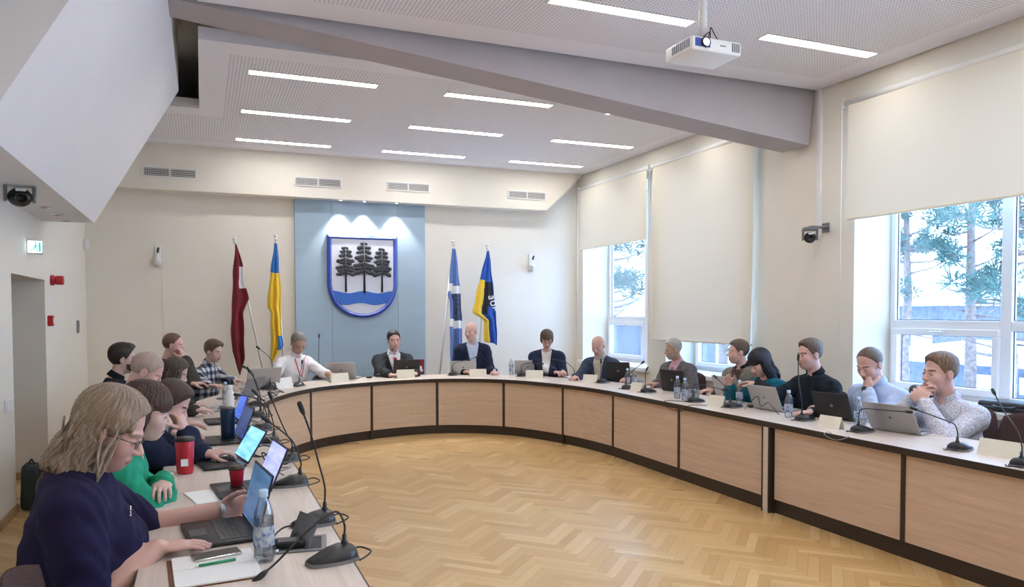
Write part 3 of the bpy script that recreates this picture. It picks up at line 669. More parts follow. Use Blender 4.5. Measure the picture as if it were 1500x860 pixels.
def barn(x0, y0, w, d, zw, zr, label, wins=6):
    t = empty('building', (x0, y0, GZ)); tag(t, label, 'building', 'low snowy buildings outside')
    b = MB(); b.box((0, 0, 0), (d, w, zw - GZ)); b.build('building_wall', 'barnwall', t)
    b = MB(); zb = zw - GZ; e = .6
    b.add([(-e, -e, zb), (d + e, -e, zb), (d + e, w + e, zb), (-e, w + e, zb), (d * .5, w * .15, zr - GZ), (d * .5, w * .85, zr - GZ), (-e, -e, zb + .22), (-e, w + e, zb + .22), (d + e, -e, zb + .22), (d + e, w + e, zb + .22)],
          [(0, 1, 2, 3), (0, 3, 7, 6), (6, 7, 5, 4), (1, 8, 9, 2), (8, 4, 5, 9), (0, 6, 4, 8, 1), (3, 2, 9, 5, 7)]); b.build('snowy_roof', 'snow', t)
    for k in range(wins):
        y = w * (k + .5) / wins; b = MB(); b.box((-.04, y - w / wins * .3, (zb) * .35), (0.02, y + w / wins * .3, zb * .75)); b.build('building_window', 'upvc', t)
barn(31, 24, 11, 8, 1.9, 3.0, 'low timber building with a snowy roof beyond the pines')
barn(25, 8, 14, 5, -.2, .55, 'long low snow covered shed outside the nearest window', 8)
barn(17, 31, 12, 7, 1.2, 2.4, 'low building with a snowy roof outside the farthest window')
barn(44, 12, 26, 8, 2.6, 3.7, 'distant dark building with snow on its roof')

# ------------------------------------------------------------------ world light
W = bpy.data.worlds.new('overcast_sky'); SC.world = W; W.use_nodes = True; nt = W.node_tree
bg = nt.nodes['Background']; bg.inputs['Strength'].default_value = 5.4
tc = nt.nodes.new('ShaderNodeTexCoord'); sp = nt.nodes.new('ShaderNodeSeparateXYZ'); rp = nt.nodes.new('ShaderNodeValToRGB')
nt.links.new(tc.outputs['Generated'], sp.inputs[0]); nt.links.new(sp.outputs[2], rp.inputs[0]); nt.links.new(rp.outputs[0], bg.inputs[0])
rp.color_ramp.elements[0].color = (.50, .70, 1, 1); rp.color_ramp.elements[1].color = (.40, .62, 1, 1)
SC.view_settings.view_transform = 'Standard'; SC.view_settings.look = 'None'; SC.view_settings.exposure = .90; SC.view_settings.gamma = 1; SC.view_settings.use_curve_mapping = False
# ================================================================== THE HORSESHOE DESK
NODES = [(.505, 1.2), (.505, 2.4), (.505, 3.6), (.505, 4.9), (.505, 6.1), (.508, 7.25), (.66, 8.24), (1.22, 9.24), (2.05, 9.73), (2.96, 9.84), (3.74, 9.38), (4.17, 8.47), (4.335, 7.51), (4.33, 6.21), (4.33, 4.97), (4.33, 4.88), (4.33, 3.63), (4.33, 2.4), (4.33, 1.2)]
SUB = 10
CURVE = []; CUTS = []
for i in range(len(NODES) - 1):
    if i in (0, 1, 2, 3, 4, 12, 13, 14, 15, 16, 17):  # straight runs
        CUTS.append(len(CURVE))
        a, c = Vector(NODES[i]), Vector(NODES[i + 1])
        CURVE += [a.lerp(c, k / 4) for k in range(4)]
    else:
        CUTS.append(len(CURVE)); seg = smooth_path([(*NODES[j], 0) for j in range(i - 1, i + 3)], SUB)[SUB:2 * SUB]
        CURVE += [Vector((p.x, p.y)) for p in seg]
CUTS.append(len(CURVE)); CURVE.append(Vector(NODES[-1]))
def nrm(i):
    t = (CURVE[min(i + 1, len(CURVE) - 1)] - CURVE[max(i - 1, 0)]).normalized(); return Vector((-t.y, t.x))   # outward (people side)
def off(i, d): return CURVE[i] + nrm(i) * d
DT = .76
def strip(b, i0, i1, d0, d1, z0, z1, mi=0, T=None):
    """solid following the curve between indices, offsets d0..d1, heights z0..z1"""
    n = i1 - i0 + 1; vs = []
    for i in range(i0, i1 + 1):
        a, c = off(i, d0), off(i, d1); vs += [(a.x, a.y, z0), (c.x, c.y, z0), (c.x, c.y, z1), (a.x, a.y, z1)]
    fs = [(0, 1, 2, 3), tuple(4 * (n - 1) + k for k in (3, 2, 1, 0))]
    for k in range(n - 1):
        for q in range(4): fs.append((4 * k + q, 4 * k + (q + 1) % 4, 4 * k + 4 + (q + 1) % 4, 4 * k + 4 + q))
    b.add(vs, fs, mi, T)
def post(b, i, w0, w1, d0, d1, z0, z1, mi, T):
    t = Vector((nrm(i).y, -nrm(i).x)); a = CURVE[i]; n_ = nrm(i)
    P = [a + t * w0 + n_ * d0, a + t * w1 + n_ * d0, a + t * w1 + n_ * d1, a + t * w0 + n_ * d1]
    b.prism([(p.x, p.y) for p in P], z0, z1, mi, T)
SECT = [(0, 2, 'near left arm of the horseshoe desk, ending at the photographer'), (2, 5, 'left arm of the desk running to the back'), (5, 8, 'curved back left section of the horseshoe desk before the white shirted man'),
        (8, 11, 'curved section of the desk at the back right'), (11, 14, 'right arm of the desk between the curve and the upright post'), (15, 18, 'near right arm of the desk under the two rightmost men')]
DESKS = []
for s0, s1, lab in SECT:
    i0, i1 = CUTS[s0], CUTS[s1]; mid = off((i0 + i1) // 2, .36)
    t = empty('conference_desk', (mid.x, mid.y, 0)); tag(t, lab, 'desk', 'sections of the horseshoe desk'); T = Matrix.Translation((-mid.x, -mid.y, 0))
    b = MB(); strip(b, i0, i1, .006, .73, DT - .035, DT, 0, T); b.build('desktop', 'wood_top', t)
    b = MB(); strip(b, i0, i1, 0, .006, DT - .048, DT, 0, T); strip(b, i0, i1, .73, .736, DT - .036, DT, 0, T); b.build('edge_band', 'edge', t)
    b = MB(); strip(b, i0, i1, .05, .07, 0, .12, 0, T); b.build('plinth', 'edge', t)
    woodm = 'wood_h' if s0 in (0, 2, 11, 15) else 'wood_curve'
    for k in range(s0, s1):
        b = MB(); strip(b, CUTS[k], CUTS[k + 1], .034, .052, .118, DT - .036, 0, T); b.build('front_panel', woodm, t)
        if k > s0: b = MB(); post(b, CUTS[k], -.018, .018, .028, .06, .118, DT - .04, 0, T); b.build('panel_strip', 'edge', t)
    for k, sg in ((s0, 1), (s1, -1)):
        b = MB(); post(b, CUTS[k], *sorted((0, sg * .018)), .03, .70, 0, DT - .036, 0, T); b.build('side_board', 'edge', t)
t = empty('desk_post', (4.36, 4.925, 0)); tag(t, 'narrow upright desk post with a pale face between the two right sections', 'desk post')
b = MB(); b.box((-.035, -.032, 0), (.0, .032, DT - .048)); b.build('post_face', 'wood_top', t)
for y in (-.045, .032): b = MB(); b.box((-.04, y, 0), (.40, y + .013, DT - .048)); b.build('post_edge', 'edge', t)
b = MB(); b.box((-.024, -.045, DT - .035), (.70, .045, DT)); b.build('post_top', 'wood_top', t)
b = MB(); b.box((-.03, -.045, DT - .048), (-.024, .045, DT)); b.build('edge_band', 'edge', t)

# ------------------------------------------------------------------ desk things
Z = DT
MICN = 0
MIC = {}
def mic(label, px, py, ang, stem, cable=1, P=None, head=1):
    """gooseneck microphone: base at a desk point, ang = heading of the slim front, stem = list of points relative to the socket (x forward, z up)"""
    P = P or onz(px, py, Z)
    t = empty('gooseneck_microphone', P, ang); tag(t, label, 'microphone', 'gooseneck desk microphones')
    if 'base' not in MIC:
        b = MB(); sec = []
        prof = [(-.085, .030, .020), (-.075, .055, .040), (-.04, .064, .046), (.0, .062, .040), (.05, .050, .022), (.085, .034, .012), (.095, .02, .008)]
        vs = []; fs = []; n = 14
        for x, w, h in prof:
            for k in range(n): a = pi * k / (n - 1); vs.append((x, -w * cos(a), .012 + h * max(0, sin(a)) ** .7))
        for i in range(len(prof) - 1):
            for k in range(n - 1): fs.append((i * n + k, i * n + k + 1, (i + 1) * n + k + 1, (i + 1) * n + k))
        fs.append(tuple(range(n))[::-1]); fs.append(tuple(range((len(prof) - 1) * n, len(prof) * n)))
        b.add(vs, fs, 0, None, True); MIC['base'] = b
        b = MB(); o_ = [(-.09, -.03), (-.08, -.058), (-.04, -.068), (.0, -.066), (.05, -.054), (.09, -.036), (.1, -.02), (.1, .02), (.09, .036), (.05, .054), (0, .066), (-.04, .068), (-.08, .058), (-.09, .03)]
        b.prism(o_, 0, .013); MIC['rim'] = b
        b = MB(); b.box((-.093, -.02, .004), (-.088, .02, .010), 0); MIC['port'] = b
        b = MB(); b.box((.055, -.018, .021), (.078, .018, .027), 0, Matrix.Rotation(radians(14), 4, 'Y'), .003); MIC['btn'] = b
        b = MB(); b.lathe([(.013, .045), (.013, .062), (.009, .068), (.008, .09)], 0, 12, Matrix.Translation((-.05, 0, 0))); MIC['socket'] = b
        for k, (nm, mt) in dict(base=('microphone_base', 'dark'), rim=('base_rim', 'midgrey'), port=('port_panel', 'darkgrey'), btn=('talk_button', 'midgrey'), socket=('stem_socket', 'dark')).items(): MIC[k] = MIC[k].build(nm, mt, t)
    else:
        for k in ('base', 'rim', 'port', 'btn', 'socket'): c = MIC[k].copy(); COL.objects.link(c); c.parent = t
    S = smooth_path([(-.05, 0, .085)] + [(-.05 + s[0], s[2] if len(s) > 2 else 0, .06 + s[1]) for s in stem], 7)
    b = MB(); b.tube(S, .0042 * head, 0, 8); b.build('gooseneck', 'dark', t)
    e = S[-1]; d_ = (S[-1] - S[-3]).normalized(); b = MB(); b.tube([e, e + d_ * .02, e + d_ * .055, e + d_ * .062], [.006 * head, .011 * head, .011 * head, .006 * head], 0, 12); b.build('microphone_head', 'cable', t)
    if cable:
        b = MB(); w = cable
        b.tube(smooth_path([(-.085, -.02, .012), (-.13 * w, -.03, .018), (-.15 * w, .02, .012), (-.12 * w, .05, .008), (-.07, .075, .006)], 6), .0035, 0, 6); b.build('microphone_cable', 'cable', t)
    return t
D = radians
up1 = [(.0, .10), (-.01, .2), (-.03, .30), (-.05, .37)]
low = [(.005, .06), (.06, .11), (.16, .13), (.27, .14)]
# left arm microphones face -X (people), the front looks toward the sitters
mic('microphone nearest the photographer, its neck bent down over the desk toward the bottle', 487, 822, D(200), [(.0, .07), (.03, .12), (.09, .105), (.18, .05), (.26, -.01), (.30, -.035)])
tall = mic('tall straight microphone behind the nearest one, rising in front of the parquet', 460, 768, D(195), [(.0, .10), (.03, .22), (.062, .34), (.09, .42)])
mic('microphone between the lilac screen and the nearest tall one on the left arm', 426, 711, D(190), [(-.005, .06), (.03, .16), (.08, .22), (.15, .28)])
mic('microphone beside the bright blue screen on the left arm', 417, 676, D(190), [(.01, .06), (.05, .14), (.09, .24), (.12, .32)])
mic('microphone on the left arm by the dark blue laptop screen', 0, 0, D(180), [(.0, .07), (.02, .15), (.05, .22), (.10, .28)], P=Vector((.40, 5.45, Z)))
mic('microphone on the left arm beside the navy tumbler', 0, 0, D(185), [(.0, .07), (.03, .15), (.1, .2), (.18, .22)], P=Vector((.40, 6.1, Z)))
mic('microphone on the left arm next to the deep blue screen', 0, 0, D(175), [(.0, .09), (.01, .17), (.04, .26), (.08, .33)], P=Vector((.41, 6.9, Z)))
mic('microphone at the far end of the left arm under a tangle of cables', 0, 0, D(170), [(.0, .09), (.03, .2), (.05, .27), (.10, .31)], P=Vector((.44, 7.7, Z)))
mic('microphone before the plaid shirt, its long neck arching toward the flag', 390, 571, D(150), [(.0, .12), (-.03, .20), (-.0, .32), (.12, .42)])
mic('microphone with its neck swung far out over the curved desk front', 437, 566, D(250), [(0, .06), (-.05, .09), (-.10, .14), (-.14, .20)])
mic('tall upright microphone at the white shirted man', 573 - 108, 556, D(240), [(0, .1), (-.006, .25), (-.012, .38), (-.02, .5)])
mic('low microphone in front of the man in the red tie', 556, 552, D(90), [(.0, .05), (-.03, .08, -.02), (.03, .2, -.1), (.08, .3, -.18)])
mic('microphone with a bent neck in front of the bald man in the navy jacket', 664, 550, D(60), [(0, .08), (.0, .12, -.03), (.01, .15, -.14), (.02, .20, -.32)])
mic('microphone with a bent neck in front of the woman in the dark cardigan', 765, 551, D(50), [(0, .06), (0, .11, -.02), (.02, .13, -.12), (.03, .125, -.26)])
mic('microphone by the clasped hands right of the woman in the dark cardigan', 844, 556, D(30), [(.0, .07), (-.0, .13, .06), (.0, .18, .16), (.0, .2, .30)])
mic('upright microphone left of the black laptop of the man in the blue jacket', 884, 561, D(20), [(0, .08), (0, .12), (0, .16), (.0, .19)])
mic('microphone leaning right between the bottles and the grey suited man', 922, 570, D(10), [(0, .05), (.0, .10, -.02), (.02, .18, -.12), (.03, .25, -.22)])
mic('low microphone in front of the grey suited man', 950, 575, D(10), [(0, .08), (.0, .12), (.0, .16), (.01, .18)])
mic('microphone with a low bent neck in front of the man in the beige jacket', 1020, 589, D(10), [(.01, .06, .02), (.03, .12, .0), (.03, .12, -.15), (.03, .10, -.34)])
mic('microphone pointing left in front of the black haired woman', 1075, 597, D(10), [(0, .05), (.0, .11, .01), (.04, .15, .12), (.06, .2, .22)])
mic('very tall microphone in front of the man in the black polo', 1180, 616, D(10), [(0, .10), (.0, .24, .03), (.0, .38, .04), (-.0, .44, .04)])
mic('microphone with a low neck bent right before the silver laptop of the rightmost man', 1264, 633, D(5), [(0, .06), (.01, .12, -.02), (.02, .13, -.16), (.02, .14, -.36)])
mic('microphone with its neck bent left on the desk before the rightmost man', 1408, 659, D(10), [(0, .06), (.0, .11, .02), (.02, .13, .10), (.06, .17, .30)])
mic('microphone cut by the right edge of the picture', 1502, 683, D(10), [(0, .07), (.02, .16, .04), (.1, .24, .14), (.2, .33, .24)])

def laptop(label, P, rz, tilt=105, w=.34, d=.235, h=.22, shell='dark', scr='scr_reflection', logo=True, name='laptop', deck='darkgrey'):
    """P on the desk = middle of the hinge; +y local = keyboard side (toward the user), lid rises at the hinge"""
    t = empty(name, P, rz); tag(t, label, 'laptop', 'laptops on the desk')
    b = MB(); b.box((-w / 2, 0, .003), (w / 2, d, .018), 0, None, .004, 2); b.build('laptop_base', shell, t)
    b = MB()
    for r in range(5):
        for c in range(13): x = -w * .42 + c * w * .065; b.box((x, d * .14 + r * .021, .0175), (x + w * .056, d * .14 + r * .021 + .017, .0205))
    b.build('keyboard', 'dark' if deck != 'dark' else 'darkgrey', t)
    b = MB(); b.box((-.05, d * .68, .0178), (.05, d * .94, .0186)); b.build('touchpad', 'midgrey' if shell != 'dark' else 'darkgrey', t)
    b = MB(); b.tube([(-w * .4, -.002, .016), (w * .4, -.002, .016)], .007, 0, 8); b.build('hinge', shell, t)
    R = Matrix.Translation((0, -.004, .016)) @ Matrix.Rotation(radians(90 - tilt) * -1, 4, 'X')
    b = MB(); b.box((-w / 2, -.004, 0), (w / 2, .004, h), 0, R, .003); lid = b.build('laptop_lid', shell, t)
    b = MB(); b.box((-w / 2 + .01, .0042, .014), (w / 2 - .01, .0052, h - .010), 0, R); b.build('display', scr, lid)
    if logo: b = MB(); b.tube([(0, -.0042, h * .5), (0, -.0052, h * .5)], .013, 0, 14, R); b.build('lid_badge', 'midgrey', lid)
    return t
# left arm: users sit at -X, keyboards toward -X => local +y -> world -X : rz = +90deg
laptop('black laptop opened before the woman in the navy top, lid tilted back', Vector((.17, 3.32, Z)), D(97), 104, .37, .25, .25, 'dark', 'scr_reflection', deck='dark')
laptop('laptop with a lilac glowing screen behind the nearest one', Vector((.28, 4.08, Z)), D(97), 113, .34, .24, .23, 'dark', 'scr_lilac')
laptop('laptop with a bright blue glowing screen on the left arm', Vector((.20, 4.85, Z)), D(101), 122, .34, .24, .22, 'dark', 'scr_blue')
laptop('laptop with a dark navy screen behind the navy tumbler', Vector((.22, 5.70, Z)), D(97), 111, .36, .24, .24, 'dark', 'scr_dark')
laptop('laptop with a deep blue screen beside the white bottle', Vector((.25, 6.70, Z)), D(96), 109, .34, .24, .22, 'dark', 'scr_deep')
laptop('grey laptop with its lid facing the hand on chin man', Vector((.26, 7.55, Z)), D(84), 115, .34, .24, .22, 'silverlap', 'scr_reflection')
laptop('grey laptop opened in front of the man in the plaid shirt', Vector((.42, 8.45, Z)), D(58), 120, .36, .24, .24, 'midgrey', 'scr_reflection')
P = onz(415, 560, Z)
laptop('silver laptop left of the white shirted man, back of the lid to the room', onz(392, 572, Z) + Vector((-.05, .1, 0)), D(15), 112, .40, .25, .27, 'silverlap')
laptop('silver laptop right of the white shirted man, turned away', onz(505, 556, Z) + Vector((-.02, .08, 0)), D(-25), 118, .40, .26, .25, 'silverlap')
laptop('black laptop in front of the man in the red tie', onz(592, 551, Z) + Vector((.05, .05, 0)), D(-2), 98, .38, .26, .22, 'dark')
laptop('silver laptop before the bald man in the navy jacket', onz(682, 549, Z) + Vector((-.03, .02, 0)), D(-16), 100, .38, .25, .19, 'silverlap')
laptop('silver laptop before the woman in the dark cardigan', onz(775, 549, Z) + Vector((0, .04, 0)), D(-32), 102, .39, .26, .20, 'silverlap')
laptop('black laptop of the bald man in the blue jacket', onz(903, 559, Z) + Vector((.06, .05, 0)), D(-48), 98, .32, .24, .24, 'dark')
laptop('black laptop before the grey suited man, lid seen edge on', onz(981, 574, Z) + Vector((.05, .0, 0)), D(-76), 100, .34, .24, .24, 'dark')
laptop('silver laptop before the man in the beige jacket', onz(1056, 584, Z) + Vector((.10, 0, 0)), D(-82), 108, .35, .24, .23, 'silverlap')
laptop('silver laptop with a bundle of wires behind it, before the black haired woman', onz(1118, 602, Z) + Vector((.06, 0, 0)), D(-84), 114, .35, .24, .24, 'silverlap')
laptop('black laptop of the man in the black polo', onz(1208, 616, Z) + Vector((.11, 0, 0)), D(-80), 110, .34, .24, .23, 'dark')
laptop('large silver laptop between the two rightmost men', onz(1308, 634, Z) + Vector((.03, .0, 0)), D(-80), 124, .39, .26, .255, 'silverlap', 'scr_reflection', deck='midgrey')

def bottle(label, px, py, s=1.0, P=None, kind='water_bottle'):
    t = empty('water_bottle', P or onz(px, py, Z)); tag(t, label, 'bottle', 'clear water bottles on the desk')
    k = s; b = MB(); b.lathe([(.020 * k, .001), (.030 * k, .003), (.033 * k, .012), (.032 * k, .05 * k), (.0335 * k, .055 * k), (.0325 * k, .13 * k), (.033 * k, .145 * k), (.030 * k, .165 * k), (.020 * k, .195 * k), (.0125 * k, .212 * k), (.0125 * k, .222 * k)], 0, 20); b.build('bottle_body', 'pet', t)
    b = MB(); b.lathe([(.0145 * k, .214 * k), (.0155 * k, .216 * k), (.0155 * k, .235 * k), (.013 * k, .238 * k)], 0, 16); b.build('bottle_cap', CAPM, t)
    b = MB(); b.lathe([(.0334 * k, .055 * k), (.0338 * k, .056 * k), (.0338 * k, .120 * k), (.0334 * k, .121 * k)], 0, 20, None, False); b.build('bottle_label', LABM, t)
    b = MB(); b.lathe([(.028 * k, .006), (.031 * k, .014), (.0305 * k, .05 * k), (.031 * k, .148 * k)], 0, 16); b.build('water', WATM, t)
    return t
CAPM = mat('pale_blue_cap', (.50, .66, .88), .4)
def label_mat():
    g = NG('bottle_label_print'); x, y, z = g.xyz(); n = g.noise(g.comb(g.m('MULTIPLY', x, 60), g.m('MULTIPLY', y, 60), g.m('MULTIPLY', z, 40)), 1, 3)
    g.nt.nodes.remove(g.b); c = g.ramp(n, [(.40, (.80, .84, .90)), (.55, (.45, .58, .80)), (.66, (.12, .2, .5))])
    d = g.n('ShaderNodeBsdfDiffuse'); t = g.n('ShaderNodeBsdfTransparent'); m = g.n('ShaderNodeMixShader'); m.inputs[0].default_value = .55
    g.nt.links.new(c, d.inputs[0]); g.nt.links.new(t.outputs[0], m.inputs[1]); g.nt.links.new(d.outputs[0], m.inputs[2]); g.nt.links.new(m.outputs[0], g.out.inputs[0]); return g.mat
LABM = label_mat(); WATM = glass_mat('bottle_water', (.88, .93, .97), .04)
bottle('nearest clear water bottle with a pale blue cap beside the black laptop', 387, 822, 1.12)
bottle('small clear bottle behind the white bottle on the left arm', 0, 0, .95, Vector((.20, 7.95, Z)))
bottle('clear water bottle standing left of the woman in the dark cardigan', 749, 549)
bottle('left bottle of the pair right of the black laptop before the windows', 919, 567, .95)
bottle('right bottle of the pair right of the black laptop before the windows', 929, 566, .95)
bottle('left bottle of the pair before the grey suited man', 992, 584, 1.0)
bottle('right bottle of the pair before the grey suited man', 1003, 587, .98)
bottle('clear bottle behind the laptop of the black haired woman', 1083, 592, 1.0)
bottle('clear bottle standing before the man in the black polo', 1155, 612, 1.0)
bottle('clear bottle in front of the man in the light blue shirt', 1257, 622, .95)
# cups
def cup(label, P, r=.035, h=.07, mt='cupplastic', name='plastic_cup'):
    t = empty(name, P); tag(t, label, 'cup', 'cups on the desk')
    b = MB(); b.lathe([(r * .72, 0.001), (r, h), (r * 1.05, h + .002), (r * .94, h), (r * .68, .004)], 0, 20); b.build('cup_wall', mt, t); return t
t = cup('red paper cup with a dark lid standing before the nearest woman', onz(347, 716, Z), .038, .105, 'redcup', 'paper_cup')
b = MB(); b.lathe([(.041, .103), (.042, .110), (.038, .112), (.036, .122), (.030, .122)], 0, 24); b.build('cup_lid', 'cuplid', t)
cup('clear plastic cup right of the pair of bottles', onz(1012, 583, Z), .04, .09)
cup('small clear cup beside it near the beige jacket man', onz(1020, 583, Z), .038, .085)
cup('clear cup held over the laptop of the black haired woman', at_depth(1117, 575, 7.55), .048, .115)
cup('clear cup standing before the bottle of the man in light blue', onz(1262, 628, Z), .038, .085)
cup('clear cup behind the microphone near the far right bottles', onz(938, 567, Z), .036, .085)
t = empty('tumbler', Vector((-.105, 4.64, Z))); tag(t, 'red metal tumbler with a dark lid by the elbow of the woman in green', 'tumbler')
b = MB(); b.lathe([(.042, .001), (.045, .01), (.052, .185), (.05, .19)], 0, 28); b.build('tumbler_body', 'tumbler', t)
b = MB(); b.lathe([(.053, .186), (.055, .192), (.054, .204), (.045, .208)], 0, 28); b.build('tumbler_lid', 'dark', t)
b = MB(); b.box((-.02, -.0525, .05), (.018, -.045, .09)); b.build('tumbler_print', 'paper', t)
t = empty('tumbler', onz(334, 646, Z)); tag(t, 'tall navy tumbler between two laptops on the left arm', 'tumbler')
b = MB(); b.lathe([(.042, .001), (.046, .008), (.05, .22), (.048, .225)], 0, 28); b.build('tumbler_body', 'navytumbler', t)
b = MB(); b.lathe([(.050, .222), (.051, .238), (.044, .242)], 0, 28); b.build('tumbler_lid', 'darkgrey', t)
t = empty('drinking_bottle', Vector((.215, 7.12, Z))); tag(t, 'slim white metal bottle standing behind the navy tumbler', 'bottle')
b = MB(); b.lathe([(.034, .001), (.038, .008), (.038, .18), (.034, .205), (.022, .228), (.021, .235)], 0, 24); b.build('bottle_body', 'powder', t)
b = MB(); b.lathe([(.024, .232), (.025, .236), (.025, .262), (.021, .266)], 0, 20); b.build('bottle_cap', 'powder', t)
t = empty('table_flag_box', onz(615, 549, Z) + Vector((.02, .05, 0))); tag(t, 'small red box with a white figure right of the black laptop', 'box')
b = MB(); b.box((-.055, -.03, 0), (.055, .03, .22), 0, RZ(D(-5)), .004); b.build('box_body', 'maroon', t)
b = MB(); b.ball((-.01, -.032, .10), (.028, .004, .030), 0, 12); b.ball((.012, -.032, .062), (.022, .004, .022), 0, 10); b.build('white_emblem', 'paper', t)

def plate(label, px, py, rz, w=.21, h=.10, mt='cream'):
    t = empty('nameplate', onz(px, py, Z), rz); tag(t, label, 'nameplate', 'blank nameplates on the desk')
    b = MB(); b.add([(-w / 2, -.035, 0), (w / 2, -.035, 0), (w / 2, .035, 0), (-w / 2, .035, 0), (-w / 2, 0, h), (w / 2, 0, h), (-w / 2, -.032, .001), (w / 2, -.032, .001), (w / 2, .032, .001), (-w / 2, .032, .001), (-w / 2, 0, h - .006), (w / 2, 0, h - .006)],
                    [(0, 1, 5, 4), (2, 3, 4, 5), (6, 10, 11, 7), (8, 11, 10, 9), (0, 4, 10, 6), (3, 9, 10, 4), (1, 7, 11, 5), (2, 5, 11, 8)], 0); b.build('folded_card', mt, t); return t
plate('nameplate at the far right end of the desk', 1466, 668, D(96), .26, .10)
plate('nameplate between the black and the large silver laptops', 1217, 627, D(96), .20, .095)
plate('nameplate in front of the laptop of the beige jacket man', 1050, 594, D(98), .21, .10)
plate('nameplate on the right of the grey suited man', 934, 573, D(105), .18, .10)
plate('nameplate before the bald man in the blue jacket', 865, 560, D(128), .2, .10)
plate('nameplate before the woman in the dark cardigan', 783, 554, D(150), .24, .11)
plate('nameplate before the bald man in the navy jacket', 700, 552, D(168), .24, .11)
plate('nameplate in front of the black laptop of the man in the red tie', 594, 554, D(180), .25, .12)
plate('nameplate in front of the right silver laptop of the white shirted man', 497, 560, D(195), .25, .12)
plate('bluish nameplate before the white shirted man at the desk bend', 415, 569, D(212), .24, .13, 'paper')
# phone, notebook, pen of the nearest woman
t = empty('notebook', Vector((.03, 2.86, Z)), D(4)); tag(t, 'open white notebook under the phone of the nearest woman', 'notebook')
b = MB(); b.box((-.155, -.17, 0), (.14, .16, .004), 0, None, .001); b.build('notebook_cover', mat('brown_cover', (.16, .05, .02), .6), t)
b = MB(); b.box((-.14, -.168, .004), (.14, -.002, .012), 0, None, .002); b.box((-.14, .002, .004), (.14, .158, .012), 0, None, .002); b.build('notebook_pages', 'paper', t)
t = empty('smartphone', Vector((.035, 2.975, Z + .0125)), D(12)); tag(t, 'dark smartphone lying on the open notebook', 'phone')
b = MB(); b.box((-.085, -.040, 0), (.085, .040, .009), 0, None, .004, 2); b.build('phone_body', 'chrome', t); b = MB(); b.box((-.081, -.036, .0088), (.081, .036, .0098)); b.build('phone_screen', 'phone', t)
t = empty('pen', Vector((.045, 2.875, Z + .018)), D(12)); tag(t, 'green pen lying on the notebook below the phone', 'pen')
b = MB(); b.tube([(-.07, 0, 0), (.055, 0, 0)], .005, 0, 10); b.build('pen_barrel', 'greenpen', t); b = MB(); b.tube([(-.085, 0, 0), (-.07, 0, 0)], [.0012, .004], 0, 8); b.build('pen_tip', 'chrome', t); b = MB(); b.box((.02, -.0015, .005), (.07, .0015, .007)); b.build('pen_clip', 'paper', t)
t = empty('smartphone', onz(1172, 606, Z), D(40)); tag(t, 'dark smartphone by the hand of the man in the black polo', 'phone')
b = MB(); b.box((-.07, -.034, 0), (.07, .034, .009), 0, None, .004, 2); b.build('phone_body', 'dark', t)
for px, py, lab in ((541, 554, 'black computer mouse left of the man in the red tie'), (1100, 597, 'small dark power adapter by the wired laptop')):
    t = empty('computer_mouse' if 'mouse' in lab else 'power_adapter', onz(px, py, Z), .4); tag(t, lab, 'mouse' if 'mouse' in lab else 'adapter'); b = MB(); b.ball((0, 0, .014), (.05, .03, .018), 0, 14); b.build('shell', 'dark', t)
# power hatch in the near left desk
t = empty('desk_power_hatch', Vector((.315, 3.03, Z)), D(-8)); tag(t, 'open grey cable hatch set into the desk behind the nearest microphone', 'hatch')
b = MB()
for a in ((-.13, -.10, .13, -.08), (-.13, .08, .13, .10), (-.13, -.08, -.11, .08), (.11, -.08, .13, .08)): b.box((a[0], a[1], .0005), (a[2], a[3], .006))
b.build('hatch_frame', 'midgrey', t); b = MB(); b.box((-.11, -.08, .0006), (.11, .08, .002)); b.build('hatch_well', 'grille', t)
b = MB(); b.box((-.0, -.08, 0), (.006, .08, .12), 0, Matrix.Translation((.02, .0, .003)) @ Matrix.Rotation(D(28), 4, 'Z') @ Matrix.Rotation(D(25), 4, 'Y')); b.build('hatch_lid', 'midgrey', t)
b = MB(); b.box((-.06, -.05, .002), (.05, .02, .03), 0, None, .006); b.build('socket_block', 'dark', t)
t = empty('connector', Vector((.215, 2.93, Z)), D(30)); tag(t, 'short grey plug lying left of the open hatch', 'plug'); b = MB(); b.box((-.02, -.012, 0), (.03, .012, .018), 0, None, .004); b.build('plug_body', 'midgrey', t); b = MB(); b.tube([(.03, 0, .009), (.05, 0, .009)], .006, 0, 8); b.build('plug_pin', 'chrome', t)
# loose cables: one object each
rc = random.Random(21)
def cable(label, pts, r=.0035, m_='cable', sub=8):
    b = MB(); P0 = Vector(pts[0]); b.tube([p - P0 for p in smooth_path(pts, sub)], r, 0, 6); o = b.build('loose_cable', m_, None, P0); tag(o, label, 'cable', 'loose cables lying on the desk'); return o
cable('black cable looped by the open hatch', [(.30, 3.05, Z + .02), (.36, 3.10, Z + .05), (.30, 3.16, Z + .04), (.25, 3.1, Z + .02), (.27, 3.02, Z + .01)])
y = 3.75; k = 0
places = ['beside the lilac screen', 'behind the lilac screen', 'before the bright blue screen', 'behind the bright blue screen', 'beside the navy screen', 'behind the navy screen', 'near the navy tumbler', 'before the deep blue screen', 'near the white bottle', 'behind the white bottle', 'by the far left microphone', 'at the bend of the desk', 'along the bend of the desk', 'near the plaid shirt laptop']
for k, pl in enumerate(places):
    y = 4.35 + k * .32; x = .36 + .05 * sin(k * 2.1) + (.0 if y < 7.3 else (y - 7.3) * .28); pts = []
    a0 = rc.uniform(0, 6)
    for q in range(7):
        a = a0 + q * 1.15; rr_ = .055 + .05 * rc.random(); pts.append((x + rr_ * cos(a), y + .1 * (q - 3) * .4 + rr_ * 1.4 * sin(a), Z + .006 + .05 * abs(sin(q * 1.3 + k)) * (1 if q not in (0, 6) else 0)))
    cable('tangled cable lying on the left arm ' + pl, pts, .0045, 'cable' if k % 3 else 'greycable')
